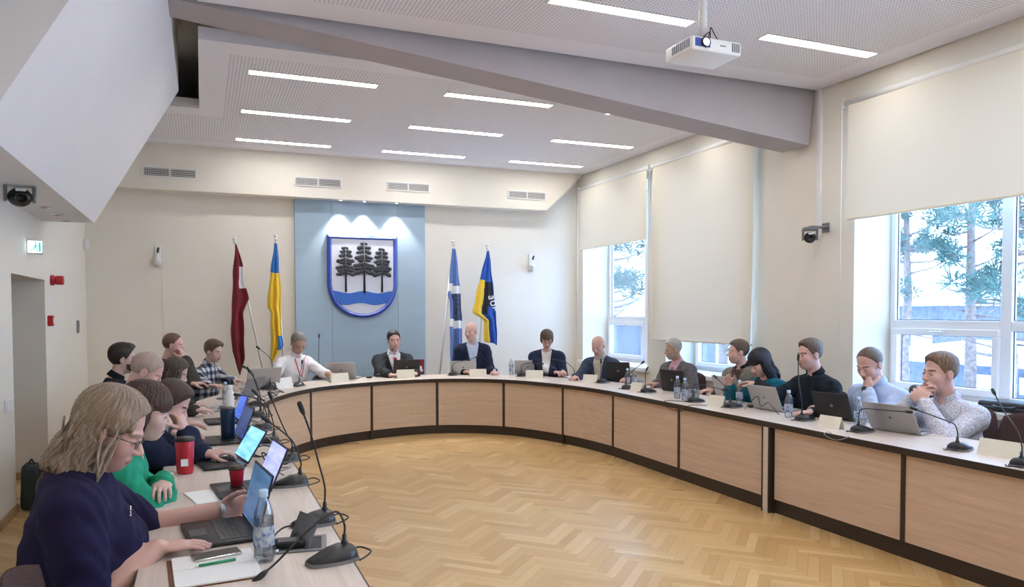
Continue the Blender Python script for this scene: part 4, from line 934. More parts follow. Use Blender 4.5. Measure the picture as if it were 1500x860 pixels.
cable('thin cable hanging over the desk edge before the beige jacket man', [onz(1010, 590, Z) + Vector((.03, 0, .004)), Vector((4.33, 6.40, Z + .01)), Vector((4.30, 6.30, Z - .05)), Vector((4.32, 6.12, Z - .06)), Vector((4.35, 6.02, Z + .006)), Vector((4.5, 5.95, Z + .005))])
cable('wire bundle behind the silver laptop of the black haired woman', [onz(1118, 604, Z) + Vector(v) for v in ((0, .25, .004), (-.02, .15, .08), (-.02, .05, .14), (-.03, 0, .06), (-.03, -.1, .10), (-.03, -.16, .06), (0, -.2, .004))])
cable('cable coil on the desk left of the large silver laptop', [onz(1235, 640, Z) + Vector(v) for v in ((0, .1, .004), (-.02, .12, .02), (-.10, .08, .01), (-.11, -.04, -.01), (-.03, -.07, .01), (.05, 0, .004))], .003, 'greycable')
cable('cable coil at the desk bend before the silver laptop', [onz(398, 573, Z) + Vector(v) for v in ((-.1, .0, .004), (-.05, .04, .08), (.03, .02, .09), (.05, -.03, .02), (-.03, -.04, .01), (-.08, .0, .06), (0, .05, .03), (.1, 0, .004))])
# papers
for (px, py, rz, w_, h_), lab in (((1350, 633, .2, .2, .26), 'white sheets beside the large silver laptop'), ((985, 566, .3, .2, .28), 'papers under the hands of the grey suited man'), ((1236, 613, .1, .14, .2), 'small paper stack left of the clear bottle'), ((310, 727, .2, .2, .28), 'loose white sheet before the woman in green'), ((378, 583, 1, .15, .2), 'white sheet at the bend of the desk'), ((832, 552, .5, .16, .2), 'sheet of paper under the clasped hands')):
    P = onz(px, py, Z + .0005); t = empty('paper_sheets', P, rz); tag(t, lab, 'paper'); b = MB(); b.box((-w_ / 2, -h_ / 2, 0), (w_ / 2, h_ / 2, .003)); b.build('top_sheet', 'paper', t)
    b = MB(); b.box((-w_ / 2, -h_ / 2, .003), (w_ / 2, h_ / 2, .005), 0, Matrix.Rotation(.06, 4, 'Z')); b.build('turned_sheet', 'paper', t)

# ------------------------------------------------------------------ chairs
CH = None
def chair(label, x, y, face):
    """face = heading of the sitter"""
    global CH
    if CH is None:
        CH = empty('conference_chair'); R = CH
        b = MB(); b.box((-.24, -.24, .40), (.24, .24, .47), 0, None, .03, 3); b.build('seat', 'brownfab', R)
        vs = []; fs = []; n, m_ = 10, 12
        for sgn in (0, 1):
            for i in range(n + 1):
                for j in range(m_ + 1):
                    u = j / m_ * 2 - 1; v = i / n; w = .235 * (1 - .12 * v) * (1 - .10 * (max(0, v - .55) / .45) ** 2)
                    zz = .52 + .40 * v * (1 - .10 * u * u * v); x_ = -.24 - .05 * v + .05 * u * u - (.05 if sgn else 0) * (1 - .85 * max(abs(u) ** 6, abs(2 * v - 1) ** 6))
                    vs.append((x_, u * w, zz))
        K = (n + 1) * (m_ + 1)
        for i in range(n):
            for j in range(m_):
                a = i * (m_ + 1) + j; fs.append((a, a + 1, a + m_ + 2, a + m_ + 1)); fs.append((K + a, K + a + m_ + 1, K + a + m_ + 2, K + a + 1))
        rim = [j for j in range(m_)]
        for i in range(n):
            for j in (0, m_): a = i * (m_ + 1) + j; fs.append((a, a + m_ + 1, K + a + m_ + 1, K + a))
        for j in range(m_):
            for i in (0, n): a = i * (m_ + 1) + j; fs.append((a, a + 1, K + a + 1, K + a))
        b = MB(); b.add(vs, fs, 0, None, True); b.build('backrest', 'brownfab', R)
        b = MB(); b.tube([(-.22, -.17, .42), (-.275, -.17, .60)], .011, 0, 8); b.tube([(-.22, .17, .42), (-.275, .17, .60)], .011, 0, 8); b.tube([(-.22, -.17, .42), (-.22, .17, .42)], .011, 0, 8); b.build('back_frame', 'dark', R)
        for sx_ in (-1, 1):
            for sy_ in (-1, 1): b = MB(); b.tube([(sx_ * .19, sy_ * .2, .41), (sx_ * .25, sy_ * .22, .0)], .011, 0, 8); b.build('leg', 'dark', R)
        c = R
    else: c = copy_tree(CH)
    c.location = (x, y, 0); c.rotation_euler = (0, 0, face); tag(c, label, 'chair', 'brown upholstered conference chairs'); return c
# ================================================================== PEOPLE
def V3(*a): return np.array(a, dtype=np.float64)
def unit(v): v = np.asarray(v, float); return v / (np.linalg.norm(v) + 1e-12)
def smin(a, b, k):
    if k <= 0: return np.minimum(a, b)
    h = np.clip(.5 + .5 * (b - a) / k, 0, 1); return b * (1 - h) + a * h - k * h * (1 - h)
def smax(a, b, k): return -smin(-a, -b, k)
class Cap:            # tapered capsule
    def __init__(s, a, b, r0, r1, flat=None): s.a = np.array(a, float); s.b = np.array(b, float); s.r0 = r0; s.r1 = r1; s.flat = flat
    def __call__(s, P, g=0):
        ab = s.b - s.a; pa = P - s.a; t = np.clip(pa @ ab / (ab @ ab + 1e-12), 0, 1); q = pa - t[:, None] * ab
        if s.flat is not None:   # (axis, factor): stretch along axis
            ax, f = s.flat; c = q @ ax; q = q - np.outer(c * (1 - 1 / f), ax)
        return np.sqrt((q * q).sum(1)) - (s.r0 + (s.r1 - s.r0) * t) - g
class Ell:            # oriented ellipsoid, R rows = axes
    def __init__(s, c, r, R=None): s.c = np.array(c, float); s.r = np.array(r, float); s.R = np.eye(3) if R is None else R
    def __call__(s, P, g=0):
        q = (P - s.c) @ s.R.T; r = s.r + g; k0 = np.sqrt(((q / r) ** 2).sum(1)); k1 = np.sqrt(((q / (r * r)) ** 2).sum(1)) + 1e-9
        return k0 * (k0 - 1) / k1
def nets(fn, lo, hi, h, B=8):
    lo = np.array(lo, float); n = np.ceil((np.array(hi) - lo) / h / B).astype(int) * B
    F = np.empty(n, np.float32); nb = n // B
    ci = np.stack(np.meshgrid(*[np.arange(k) for k in nb], indexing='ij'), -1).reshape(-1, 3)
    cc = lo + (ci * B + (B - 1) / 2) * h; fc = fn(cc); act = np.abs(fc) < B * h * .87 * 1.7 + .012
    F5 = F.reshape(nb[0], B, nb[1], B, nb[2], B)
    F5[:] = np.where(fc > 0, 1., -1.).reshape(nb[0], 1, nb[1], 1, nb[2], 1)
    g = np.stack(np.meshgrid(*[np.arange(B)] * 3, indexing='ij'), -1).reshape(-1, 3)
    A = ci[act]
    for s0 in range(0, len(A), 400):
        a = A[s0:s0 + 400]; P = (lo + (a[:, None, :] * B + g[None]) * h).reshape(-1, 3); v = fn(P).astype(np.float32).reshape(len(a), B, B, B)
        for q, (i, j, k) in enumerate(a): F5[i, :, j, :, k, :] = v[q]
    S = F < 0; c = np.zeros([m - 1 for m in n], np.int8)
    for dx in (0, 1):
        for dy in (0, 1):
            for dz in (0, 1): c += S[dx:n[0] - 1 + dx, dy:n[1] - 1 + dy, dz:n[2] - 1 + dz]
    m = (c > 0) & (c < 8); idx = np.argwhere(m); N = len(idx)
    if N == 0: return np.zeros((0, 3)), np.zeros((0, 4), int)
    ID = -np.ones(m.shape, np.int32); ID[tuple(idx.T)] = np.arange(N)
    acc = np.zeros((N, 3)); cnt = np.zeros(N)
    cor = [(0, 0, 0), (1, 0, 0), (0, 1, 0), (1, 1, 0), (0, 0, 1), (1, 0, 1), (0, 1, 1), (1, 1, 1)]
    fv = [F[tuple((idx + np.array(o)).T)] for o in cor]
    for a in range(8):
        for ax in range(3):
            if cor[a][ax] == 0:
                b = a + (1, 2, 4)[ax]; x, y = fv[a], fv[b]; cr = (x < 0) != (y < 0); t = np.where(cr, x / np.where(cr, x - y, 1), 0)
                p = np.tile(np.array(cor[a], float), (N, 1)); p[:, ax] += t; acc += p * cr[:, None]; cnt += cr
    V = lo + (idx + acc / cnt[:, None]) * h; Q = []
    for ax in range(3):
        sl0 = [slice(None)] * 3; sl1 = [slice(None)] * 3; sl0[ax] = slice(0, n[ax] - 1); sl1[ax] = slice(1, n[ax])
        E = S[tuple(sl0)] != S[tuple(sl1)]; e = np.argwhere(E); u, w = [(1, 2), (2, 0), (0, 1)][ax]
        ok = (e[:, u] > 0) & (e[:, w] > 0) & (e[:, u] < m.shape[u]) & (e[:, w] < m.shape[w]) & (e[:, ax] < m.shape[ax]); e = e[ok]
        def gi(du, dw): q = e.copy(); q[:, u] -= du; q[:, w] -= dw; return ID[tuple(q.T)]
        q = np.stack([gi(1, 1), gi(0, 1), gi(0, 0), gi(1, 0)], 1); fl = ~S[tuple(e.T)]; q[fl] = q[fl][:, ::-1]; q = q[(q >= 0).all(1)]; Q.append(q)
    return V, np.concatenate(Q)
def np_mesh(name, parts, mats, parent, origin, matfn=None, attr=None):
    Vs = []; Qs = []; o = 0
    for V, Q in parts: Vs.append(V); Qs.append(Q + o); o += len(V)
    V = np.concatenate(Vs); Q = np.concatenate(Qs)
    me = bpy.data.meshes.new(name); me.vertices.add(len(V)); me.vertices.foreach_set('co', (V - origin).astype(np.float32).ravel())
    me.loops.add(len(Q) * 4); me.loops.foreach_set('vertex_index', Q.astype(np.int32).ravel()); me.polygons.add(len(Q)); me.polygons.foreach_set('loop_start', np.arange(0, len(Q) * 4, 4, dtype=np.int32))
    me.polygons.foreach_set('use_smooth', np.ones(len(Q), bool))
    for m_ in mats: me.materials.append(m_)
    if matfn is not None:
        C = V[Q].mean(1); me.polygons.foreach_set('material_index', matfn(C).astype(np.int32))
    if attr is not None: me.attributes.new('strand', 'FLOAT_VECTOR', 'POINT').data.foreach_set('vector', attr(V).astype(np.float32).ravel())
    me.update(); me.validate(); ob = bpy.data.objects.new(name, me); COL.objects.link(ob); ob.parent = parent; return ob

def skin_mat(name, c, red=.25):
    g = NG(name); t = g.n('ShaderNodeTexCoord'); n = g.noise(t.outputs['Object'], 22, 3); n2 = g.noise(t.outputs['Object'], 160, 2)
    c2 = (c[0] * 1.0, c[1] * (1 - red * .45), c[2] * (1 - red * .45)); g.color(g.mix(g.m('MULTIPLY', n, .8), c, c2)); g.set(Roughness=.5)
    g.b.inputs['Subsurface Weight'].default_value = .12; g.b.inputs['Subsurface Radius'].default_value = (.02, .008, .004); g.b.inputs['Specular IOR Level'].default_value = .35
    g.bump(n2, .12, .0015); return g.mat
SK = {k: skin_mat('skin_' + k, c) for k, c in dict(fair=(.60, .42, .35), pink=(.64, .415, .355), tan=(.50, .32, .24), pale=(.66, .47, .41)).items()}
LASH = mat('lashes', (.035, .02, .015), .7); LIP = mat('lips', (.42, .17, .15), .45, var=.05); EYEW = mat('eye_white', (.70, .68, .66), .2); IRIS = mat('eye_iris', (.05, .07, .09), .15)
def hair_mat(name, c, c2=None, axis='z', sc=1):
    g = NG(name); at_ = g.n('ShaderNodeAttribute', attribute_name='strand'); n = g.noise(at_.outputs['Vector'], 34 * sc, 4, .65); n3 = g.noise(at_.outputs['Vector'], 9 * sc, 2)
    c2 = c2 or tuple(v * 1.7 for v in c); f = g.m('ADD', g.m('MULTIPLY', n, .7), g.m('MULTIPLY', n3, .35)); g.color(g.ramp(f, [(.38, tuple(v * .6 for v in c)), (.53, c), (.68, c2)])); g.set(Roughness=.45); g.b.inputs['Specular IOR Level'].default_value = .4
    g.bump(n, .55, .004); return g.mat
HR = dict(blonde=hair_mat('hair_ash_blonde', (.27, .20, .145), (.46, .37, .29)), brown=hair_mat('hair_brown', (.060, .034, .024)), dark=hair_mat('hair_dark_brown', (.020, .014, .012)), black=hair_mat('hair_black', (.010, .010, .016)),
          grey=hair_mat('hair_grey', (.20, .18, .165), (.36, .34, .32)), ltgrey=hair_mat('hair_light_grey', (.40, .38, .35), (.56, .54, .5)), reddish=hair_mat('hair_reddish_brown', (.14, .075, .045)), sandy=hair_mat('hair_sandy_brown', (.17, .105, .065), (.30, .20, .13)), midbrown=hair_mat('hair_mid_brown', (.10, .065, .045)),
          stubble=hair_mat('hair_shaved', (.42, .31, .265), (.50, .375, .325)), longbrown=hair_mat('hair_long_brown', (.085, .06, .042), (.17, .125, .095)))
def cloth_mat(name, c, rough=.9, var=.15, weave=500, bump=.25):
    g = NG(name); t = g.n('ShaderNodeTexCoord'); n = g.noise(t.outputs['Object'], 16, 3); w = g.noise(t.outputs['Object'], weave, 2)
    f = g.m('ADD', g.m('MULTIPLY', n, .6), g.m('MULTIPLY', w, .4)); g.color(g.ramp(f, [(.35, tuple(v * (1 - var) for v in c)), (.65, tuple(min(1, v * (1 + var)) for v in c))])); g.set(Roughness=rough); g.b.inputs['Specular IOR Level'].default_value = .25
    fold = g.noise(t.outputs['Object'], 11, 3); g.bump(g.m('ADD', g.m('MULTIPLY', fold, 3), g.m('MULTIPLY', w, .3)), bump, .012); return g.mat
def plaid_mat():
    g = NG('plaid_shirt_cloth'); x, y, z = g.xyz(); a = g.m('ADD', x, g.m('MULTIPLY', y, .6))
    fa = g.m('FRACT', g.m('DIVIDE', a, .085)); fz = g.m('FRACT', g.m('DIVIDE', z, .085)); sa = g.m('LESS_THAN', fa, .5); sz_ = g.m('LESS_THAN', fz, .5)
    s = g.m('MULTIPLY', g.m('ADD', sa, sz_), .5); g.color(g.ramp(s, [(0, (.62, .63, .66)), (.5, (.16, .18, .24)), (1, (.015, .017, .035))])); g.set(Roughness=.9); return g.mat
def print_mat():
    g = NG('printed_shirt_cloth'); t = g.n('ShaderNodeTexCoord'); v = g.n('ShaderNodeTexVoronoi'); v.inputs['Scale'].default_value = 95; g.nt.links.new(t.outputs['Object'], v.inputs[0])
    n = g.noise(t.outputs['Object'], 60, 3, .7); f = g.m('ADD', g.m('MULTIPLY', v.outputs['Distance'], .9), g.m('MULTIPLY', n, .5)); g.color(g.ramp(f, [(.42, (.16, .17, .28)), (.55, (.45, .45, .53)), (.66, (.62, .61, .66))])); g.set(Roughness=.85)
    g.bump(g.noise(t.outputs['Object'], 11, 3), .3, .03); return g.mat
CL = dict(navytop=cloth_mat('navy_knit', (.014, .011, .045)), green=cloth_mat('green_cardigan', (.02, .30, .17)), navydark=cloth_mat('dark_navy_jacket', (.014, .020, .045)), charcoal=cloth_mat('charcoal_jacket', (.030, .032, .037)),
          blackcl=cloth_mat('black_cloth', (.010, .011, .014)), white=cloth_mat('white_shirt_cloth', (.78, .77, .80), var=.03), ltblue=cloth_mat('light_blue_shirt_cloth', (.46, .55, .74), var=.07), pink=cloth_mat('pink_shirt_cloth', (.68, .40, .47), var=.05),
          greysuit=cloth_mat('grey_suit_cloth', (.125, .118, .125)), beige=cloth_mat('beige_grey_jacket', (.20, .18, .145)), teal=cloth_mat('teal_cardigan', (.005, .11, .16)), bluegrey=cloth_mat('blue_grey_jacket', (.045, .06, .10)),
          brownj=cloth_mat('olive_brown_jacket', (.055, .048, .042)), plaid=plaid_mat(), printed=print_mat(), cream=cloth_mat('cream_pullover', (.55, .50, .42)), red=cloth_mat('red_tie', (.42, .015, .03)), check=cloth_mat('brown_check_shirt', (.10, .06, .05), var=.6, weave=120),
          poloblack=cloth_mat('black_polo', (.008, .012, .018)), lilactie=cloth_mat('lilac_tie', (.40, .22, .33)), trousers=cloth_mat('dark_trousers', (.018, .018, .024)), whitetop=cloth_mat('white_top', (.72, .70, .68), var=.03), jeans=cloth_mat('denim', (.06, .09, .15)))
SHOE = mat('black_shoes', (.012, .012, .012), .35); WATCH = mat('black_watch', (.01, .01, .012), .3)

def hand_prims(W, Dv, Nv, s, side, curl=.5, spread=.12, thumb=.6):
    """W wrist, Dv finger direction, Nv palm normal (palm side), side=+1 right hand / -1 left"""
    Dv = unit(Dv); Nv = unit(Nv - Dv * np.dot(Nv, Dv)); X = np.cross(Dv, Nv) * side      # X toward the thumb side
    k = s; R = np.array([X, Dv, Nv]); out = []
    palm = [Ell(W + Dv * .045 * k, (.040 * k, .054 * k, .0165 * k), R), Ell(W + Dv * .072 * k + X * .006 * k, (.038 * k, .022 * k, .014 * k), R), Ell(W + Dv * .035 * k + X * .028 * k + Nv * .006 * k, (.018 * k, .034 * k, .016 * k), R)]
    fl = [(.030, .070), (.0105, .079), (-.0095, .073), (-.0285, .057)]
    fing = []
    for i, (x0, L) in enumerate(fl):
        L *= k; b = W + Dv * (.088 - abs(i - 1.2) * .0035) * k + X * x0 * k; ang0 = curl * (.55 + .09 * i); d = Dv * cos(spread * (1.3 - i)) + X * sin(spread * (1.3 - i)); d = unit(d)
        p = b; r = (.0095 - .0006 * abs(i - 1)) * k; a = ang0; prev = p
        for j, (seg, mul) in enumerate(((.45, 1), (.30, 1.15), (.25, .8))):
            dd = d * cos(a) + Nv * sin(a); q = prev + dd * L * seg; fing.append((i, Cap(prev, q, r * (1 - .09 * j), r * (.92 - .09 * j)))); prev = q; a += curl * mul
    tb = W + Dv * .022 * k + X * .034 * k + Nv * .006 * k; td = unit(Dv * (.75) + X * thumb + Nv * (.35 + .5 * curl)); t1 = tb + td * .036 * k; t2 = t1 + unit(td + Dv * .45 + Nv * .25 * curl) * .03 * k; t3 = t2 + unit(td * .3 + Dv * .8 + Nv * .35 * curl) * .024 * k
    th = [Cap(tb, t1, .0135 * k, .0115 * k), Cap(t1, t2, .0115 * k, .0100 * k), Cap(t2, t3, .010 * k, .0085 * k)]
    def f(P):
        d = palm[0](P)
        for q in palm[1:]: d = smin(d, q(P), .012 * k)
        for q in range(4):
            g = None
            for i, c in fing:
                if i == q: g = c(P) if g is None else smin(g, c(P), .002 * k)
            d = smin(d, g, .006 * k)
        g = th[0](P)
        for c in th[1:]: g = smin(g, c(P), .003 * k)
        return smin(d, g, .009 * k)
    return f

PEOPLE = {}; SEATF = {}
def person(label, head, look, pitch=10, roll=0, s=1.27, face=0, lean=.12, hands=(), skin='fair', hair=None, hc='dark', top='white', jacket=None, jmat='charcoal', collar=None, tie=None, sleeve=1.0, female=False, girth=1.0,
           seat_drop=None, glasses=False, beard=None, vneck=.5, elbow_out=(.5, .5), fine=.0052, extra=None, turtleneck=False, shoulder_w=1.0, eyes=True, side_lean=0.0, ndrop=.128, nback=.030, lan=False, legs=True, sh_fwd=0):
    """head = world position of the head centre; look/face = headings in degrees (0 = +x)."""
    if jacket and sleeve < 1.2: sleeve = 1.92
    Hc = np.array(head, float); f = radians(face); F = V3(cos(f), sin(f), 0); Rr = V3(sin(f), -cos(f), 0); U = V3(0, 0, 1)
    lk = radians(look); pt = radians(pitch); hf = V3(cos(lk) * cos(pt), sin(lk) * cos(pt), -sin(pt)); hr = V3(sin(lk), -cos(lk), 0); hu = np.cross(hr, hf); ro = radians(roll); hr, hu = hr * cos(ro) + hu * sin(ro), hu * cos(ro) - hr * sin(ro)
    RH = np.array([hr, hf, hu])
    HP = lambda x, y, z: Hc + (hr * x + hf * y + hu * z) * s
    nb = Hc - hf * .035 * s - hu * .04 * s - U * ndrop * s - F * nback * s          # neck base (C7 level, centre)
    pel = V3(nb[0], nb[1], 0) - F * (lean + .02) + Rr * side_lean; pel[2] = .50
    spine = unit(nb - pel); cr = unit(Rr - spine * np.dot(Rr, spine)); cf = np.cross(spine, cr) * -1; cf = cf if np.dot(cf, F) > 0 else -cf
    TL = np.linalg.norm(nb - pel); RT_ = np.array([cr, cf, spine]); wS = .176 * s * shoulder_w; g_ = girth
    chest = nb - spine * .21 * s + cf * .012 * s; belly = pel + spine * TL * .33 + cf * .02; sh = [nb + cr * sg * wS - spine * .085 * s + cf * (.005 * s + sh_fwd) for sg in (1, -1)]
    tor = [Ell(chest, (.155 * s * g_, .108 * s * g_, .19 * s), RT_), Ell(belly, (.150 * s * g_, .118 * s * g_ * (1.05 if g_ > 1.05 else .95), .20 * s), RT_), Ell(pel + U * .02, (.172 * s * g_, .125 * s * g_, .14 * s)), Cap(sh[0] - cr * .03 * s, sh[1] + cr * .03 * s, .052 * s, .052 * s),
           Cap(nb - spine * .045 * s + cr * .02 * s, sh[0] - cr * .02 * s, .050 * s, .044 * s), Cap(nb - spine * .045 * s - cr * .02 * s, sh[1] + cr * .02 * s, .050 * s, .044 * s)]
    if female:
        for sg in (1, -1): tor.append(Ell(chest + cf * .085 * s * g_ + cr * sg * .062 * s - spine * .03 * s, (.062 * s * g_, .055 * s * g_, .066 * s), RT_))
    neck = [Cap(HP(0, -.022, -.050), nb - spine * .02 * s, .047 * s * (.90 if female else 1.08), .050 * s * (.90 if female else 1.10))]
    arms = []   # (shoulder, elbow, wrist, side, hand)
    for k, hd in enumerate(hands[:2]):
        S_ = sh[k]; W = HP(*hd['h']) if 'h' in hd else np.array(hd['w'], float); a, b_ = .285 * s, .255 * s; v = W - S_; L = np.linalg.norm(v)
        if L > (a + b_) * .985: v = v / L * (a + b_) * .985; W = S_ + v; L = (a + b_) * .985
        sg = 1 if k == 0 else -1; x = (a * a - b_ * b_ + L * L) / (2 * L); hgt = sqrt(max(1e-6, a * a - x * x)); hint = hd.get('e'); hint = np.array(hint, float) if hint is not None else (cr * sg * elbow_out[k] - U * 1.0 - F * .15)
        n_ = unit(v); pn = unit(hint - n_ * np.dot(hint, n_)); E = S_ + n_ * x + pn * hgt
        arms.append((S_, E, W, sg, hd))
    hips = [pel + cr * sg * .095 * s for sg in (1, -1)]; leg = []
    for sg, hp in zip((1, -1), hips): kn = V3(hp[0], hp[1], .50) + F * .33 + Rr * sg * .03; ft = V3(kn[0], kn[1], .09) - F * .03; leg.append((hp, kn, ft))
    # head primitives in head coordinates (unit head)
    wf = .94 if female else 1.0; jw = .92 if female else 1.0
    hE = [((0, -.012, .036), (.0755 * wf, .094, .086), 0), ((0, .020, -.030), (.0600 * jw, .070, .084), .02), ((0, .052, -.088), (.026 * jw, .028, .024), .022), ((.033, .056, -.026), (.026, .026, .030), .018), ((-.033, .056, -.026), (.026, .026, .030), .018),
          ((0, .0665, .020), (.050, .024, .013), .010), ((0, .062, -.062), (.030, .028, .026), .015)]
    def headf(P):
        q = (P - Hc) @ RH.T / s; m = (np.abs(q).max(1) < .2); d = np.linalg.norm(q, axis=1) - .1
        if not m.any(): return d * s
        Q = q[m]; h = None
        for c, r, k in hE:
            e = Ell(c, r)(Q); h = e if h is None else smin(h, e, k)
        for sg in (1, -1): h = smax(h, -Ell((sg * .031, .102, -.002), (.0185, .026, .0115))(Q), .007)
        for sg in (1, -1): h = smin(h, Ell((sg * .030, .0745, -.003), (.0145, .0135, .0115))(Q), .004)
        n = Cap((0, .083, .004), (0, .106, -.029), .0072, .0112)(Q); n = smin(n, Ell((.0115, .098, -.034), (.0075, .010, .007))(Q), .005); n = smin(n, Ell((-.0115, .098, -.034), (.0075, .010, .007))(Q), .005); h = smin(h, n, .010)
        h = smin(h, Ell((0, .0850, -.0605), (.0235, .009, .0048))(Q), .005); h = smin(h, Ell((0, .0835, -.0700), (.0195, .009, .0055))(Q), .006)
        h = smax(h, -Ell((0, .096, -.0652), (.023, .010, .0013))(Q), .002)
        for sg in (1, -1):
            e = Ell((sg * (.0765 * wf), -.008, -.006), (.0095, .0185, .031))(Q); e = smax(e, -Ell((sg * (.0765 * wf + .010), -.004, -.002), (.006, .010, .020))(Q), .004); h = smin(h, e, .006)
        d[m] = h; return d * s
    def armf(P, g=0, lo=0., hi=2., w=0):
        d = np.full(len(P), 9.)
        for S_, E, W, sg, hd in arms:
            if lo <= 0: d = smin(d, Cap(S_, E, (.050 - w) * s * (.88 if female else 1) * (g_ if g_ > 1 else 1), .043 * s * (.9 if female else 1))(P, g), .0) if hi >= 1 else smin(d, Cap(S_, S_ + (E - S_) * hi, .054 * s * g_, (.054 - .011 * hi) * s * g_)(P, g), 0)
            if hi > 1: fr = min(1, hi - 1); d = smin(d, Cap(E, E + (W - E) * fr, .044 * s * (.9 if female else 1), (.044 - .015 * fr) * s)(P, g), .015)
        return d
    hf_ = [hand_prims(W, hd.get('d', W - E), hd.get('n', -U), s * (.92 if female else 1.0), sg, hd.get('curl', .45), hd.get('spread', .10), hd.get('thumb', .6)) for (S_, E, W, sg, hd) in arms]
    def torf(P, g=0, legs_=False):
        d = tor[0](P, g)
        for q in tor[1:]: d = smin(d, q(P, g), .07 * s)
        return d
    def bodyf(P):
        d = torf(P); d = smin(d, armf(P), .035 * s); d = smin(d, neck[0](P), .035 * s); d = smin(d, headf(P), .022 * s)
        for (S_, E, W, sg, hd), h in zip(arms, hf_):
            m = np.linalg.norm(P - W, axis=1) < .33 * s * .9
            if m.any(): d[m] = smin(d[m], h(P[m]), .012 * s)
        return d
    root = empty('person', (pel[0], pel[1], 0)); tag(root, label, 'person'); O = V3(pel[0], pel[1], 0); SEATF[label] = f
    # ---- skin: fine head and hands, coarser where clothes cover it, all one mesh
    hb = (Hc - .2 * s, Hc + .2 * s); hb[0][2] = nb[2] - .03
    boxes = [hb]
    for (S_, E, W, sg, hd) in arms:
        pts = [W] + ([E] if sleeve < 1.2 else [W + (E - W) * .2]); tip = W + unit(hd.get('d', W - E)) * .18 * s; pts += [tip]
        lo_ = np.min(pts, 0) - .10 * s; hi_ = np.max(pts, 0) + .10 * s; boxes.append((lo_, hi_))
    parts = []
    def drop(V, Q, test):
        c = V[Q].mean(1); keep = ~test(c); return V, Q[keep]
    inb = lambda c, b: ((c > b[0]) & (c < b[1])).all(1)
    allp = np.array([pel, nb, sh[0], sh[1]] + [x for a in arms for x in a[1:3]]); lo_, hi_ = allp.min(0) - .26 * s, allp.max(0) + .26 * s; lo_[2] = .40
    Vc, Qc = nets(bodyf, lo_, hi_, .016); hc_ = .016
    snapped = []
    for b0, b1 in boxes:
        V, Q = nets(bodyf, b0, b1, fine); b1 = b0 + np.ceil((b1 - b0) / fine / 8) * 8 * fine
        for pb in snapped: V, Q = drop(V, Q, lambda c, pb=pb: inb(c, (pb[0] + fine * 2, pb[1] - fine * 2)))
        snapped.append((b0, b1)); parts.append((V, Q))
    for b in snapped: Vc, Qc = drop(Vc, Qc, lambda c, b=b: inb(c, (b[0] + .03, b[1] - .03)))
    parts.append((Vc, Qc)); sc = HR.get('stubble')
    def skinm(C):
        q = (C - Hc) @ RH.T / s; m = np.zeros(len(C), int)
        lip = (((q[:, 0] / .024) ** 2 + ((q[:, 2] + .0655) / .0105) ** 2) < 1) & (q[:, 1] > .075); m[lip] = 1
        br = (np.abs(np.abs(q[:, 0]) - .031) < .019) & (np.abs(q[:, 2] - (.0225 - 6 * (np.abs(q[:, 0]) - .031) ** 2)) < .0038) & (q[:, 1] > .055); m[br] = 2
        if beard:
            bd = ((q[:, 2] < -.040 + np.clip(.03 - q[:, 1], 0, 1) * .6) & (q[:, 2] > -.100 + np.clip(.05 - q[:, 1], 0, 1) * .8) & (q[:, 1] > .022) & ~((np.abs(q[:, 0]) < .026) & (q[:, 2] > -.078) & (q[:, 2] < -.05))) & (np.abs(q[:, 0]) < .09); bd &= ~((np.abs(q[:, 0]) < .055) & (q[:, 2] > -.048) & (q[:, 1] < .098) & (q[:, 1] > .03) ); m[bd & (m == 0)] = 3
        return m
    np_mesh('body', parts, [SK[skin], LIP, HR[hc if hc in HR else 'dark'], HR[beard] if beard else SK[skin]], root, O, skinm)
    # ---- eyes
    if eyes:
        for sg in (1, -1):
            b = MB(); R4 = Matrix(((hr[0], hf[0], hu[0], 0), (hr[1], hf[1], hu[1], 0), (hr[2], hf[2], hu[2], 0), (0, 0, 0, 1))); c = HP(sg * .030, .0772, -.004) - O; T = Matrix.Translation(c) @ R4
            b.ball((0, 0, 0), (.0110 * s, .0112 * s, .0046 * s), 0, 12, T); b.ball((0, .0072 * s, -.0005), (.0050 * s, .0048 * s, .0042 * s), 1, 10, T); b.build('eye', [EYEW, IRIS], root)
            b = MB(); b.tube([Vector(HP(sg * (.030 + .0145 * cos(a)), .0872 - .35 * abs(.0145 * cos(a)), -.0035 + .0050 * sin(a)) - O) for a in np.linspace(.25, pi - .25, 7)], .0016 * s, 0, 5); b.build('eyelashes', LASH, root)
    # ---- clothes
    nz = lambda P: .0035 * np.sin(P[:, 0] * 31 + P[:, 2] * 17) * np.sin(P[:, 1] * 27 - P[:, 2] * 23) + .0028 * np.sin(P[:, 2] * 61 + 9 * np.sin(P[:, 0] * 12 + P[:, 1] * 10))
    loc = lambda P: (P - chest) @ RT_.T          # x right, y front, z along the spine; neck base at z = .21 s
    zN = .21 * s
    def garment(P, g, slv, open_=None, hem=.45, lap=False, neck_r=.062, neck_dip=.0, arm_g=0):
        d = torf(P, g); a = armf(P, g + arm_g, 0, slv); d = smin(d, a, .03 * s) + nz(P)
        q = loc(P)
        hole = np.sqrt(q[:, 0] ** 2 + (q[:, 1] + .0) ** 2) - (neck_r * s); hole = np.maximum(hole, (zN - .025 * s - neck_dip * s * np.clip(q[:, 1] / (.06 * s), 0, 1.2)) - q[:, 2]); d = smax(d, -hole, .006)
        if open_ is not None:
            w0, zb = open_; zt = zN + .02; ww = np.clip((q[:, 2] - zb) / (zt - zb), 0, 1.1) ** .9 * w0 * s
            if lap: d = d - .006 * ((np.abs(q[:, 0]) - ww < .05 * s) & (q[:, 1] > 0) & (q[:, 2] > zb))
            wedge = np.maximum(np.abs(q[:, 0]) - ww, -q[:, 1] + .0); wedge = np.maximum(wedge, zb - q[:, 2]); d = smax(d, -wedge, .003)
        return np.maximum(d, hem - P[:, 2])
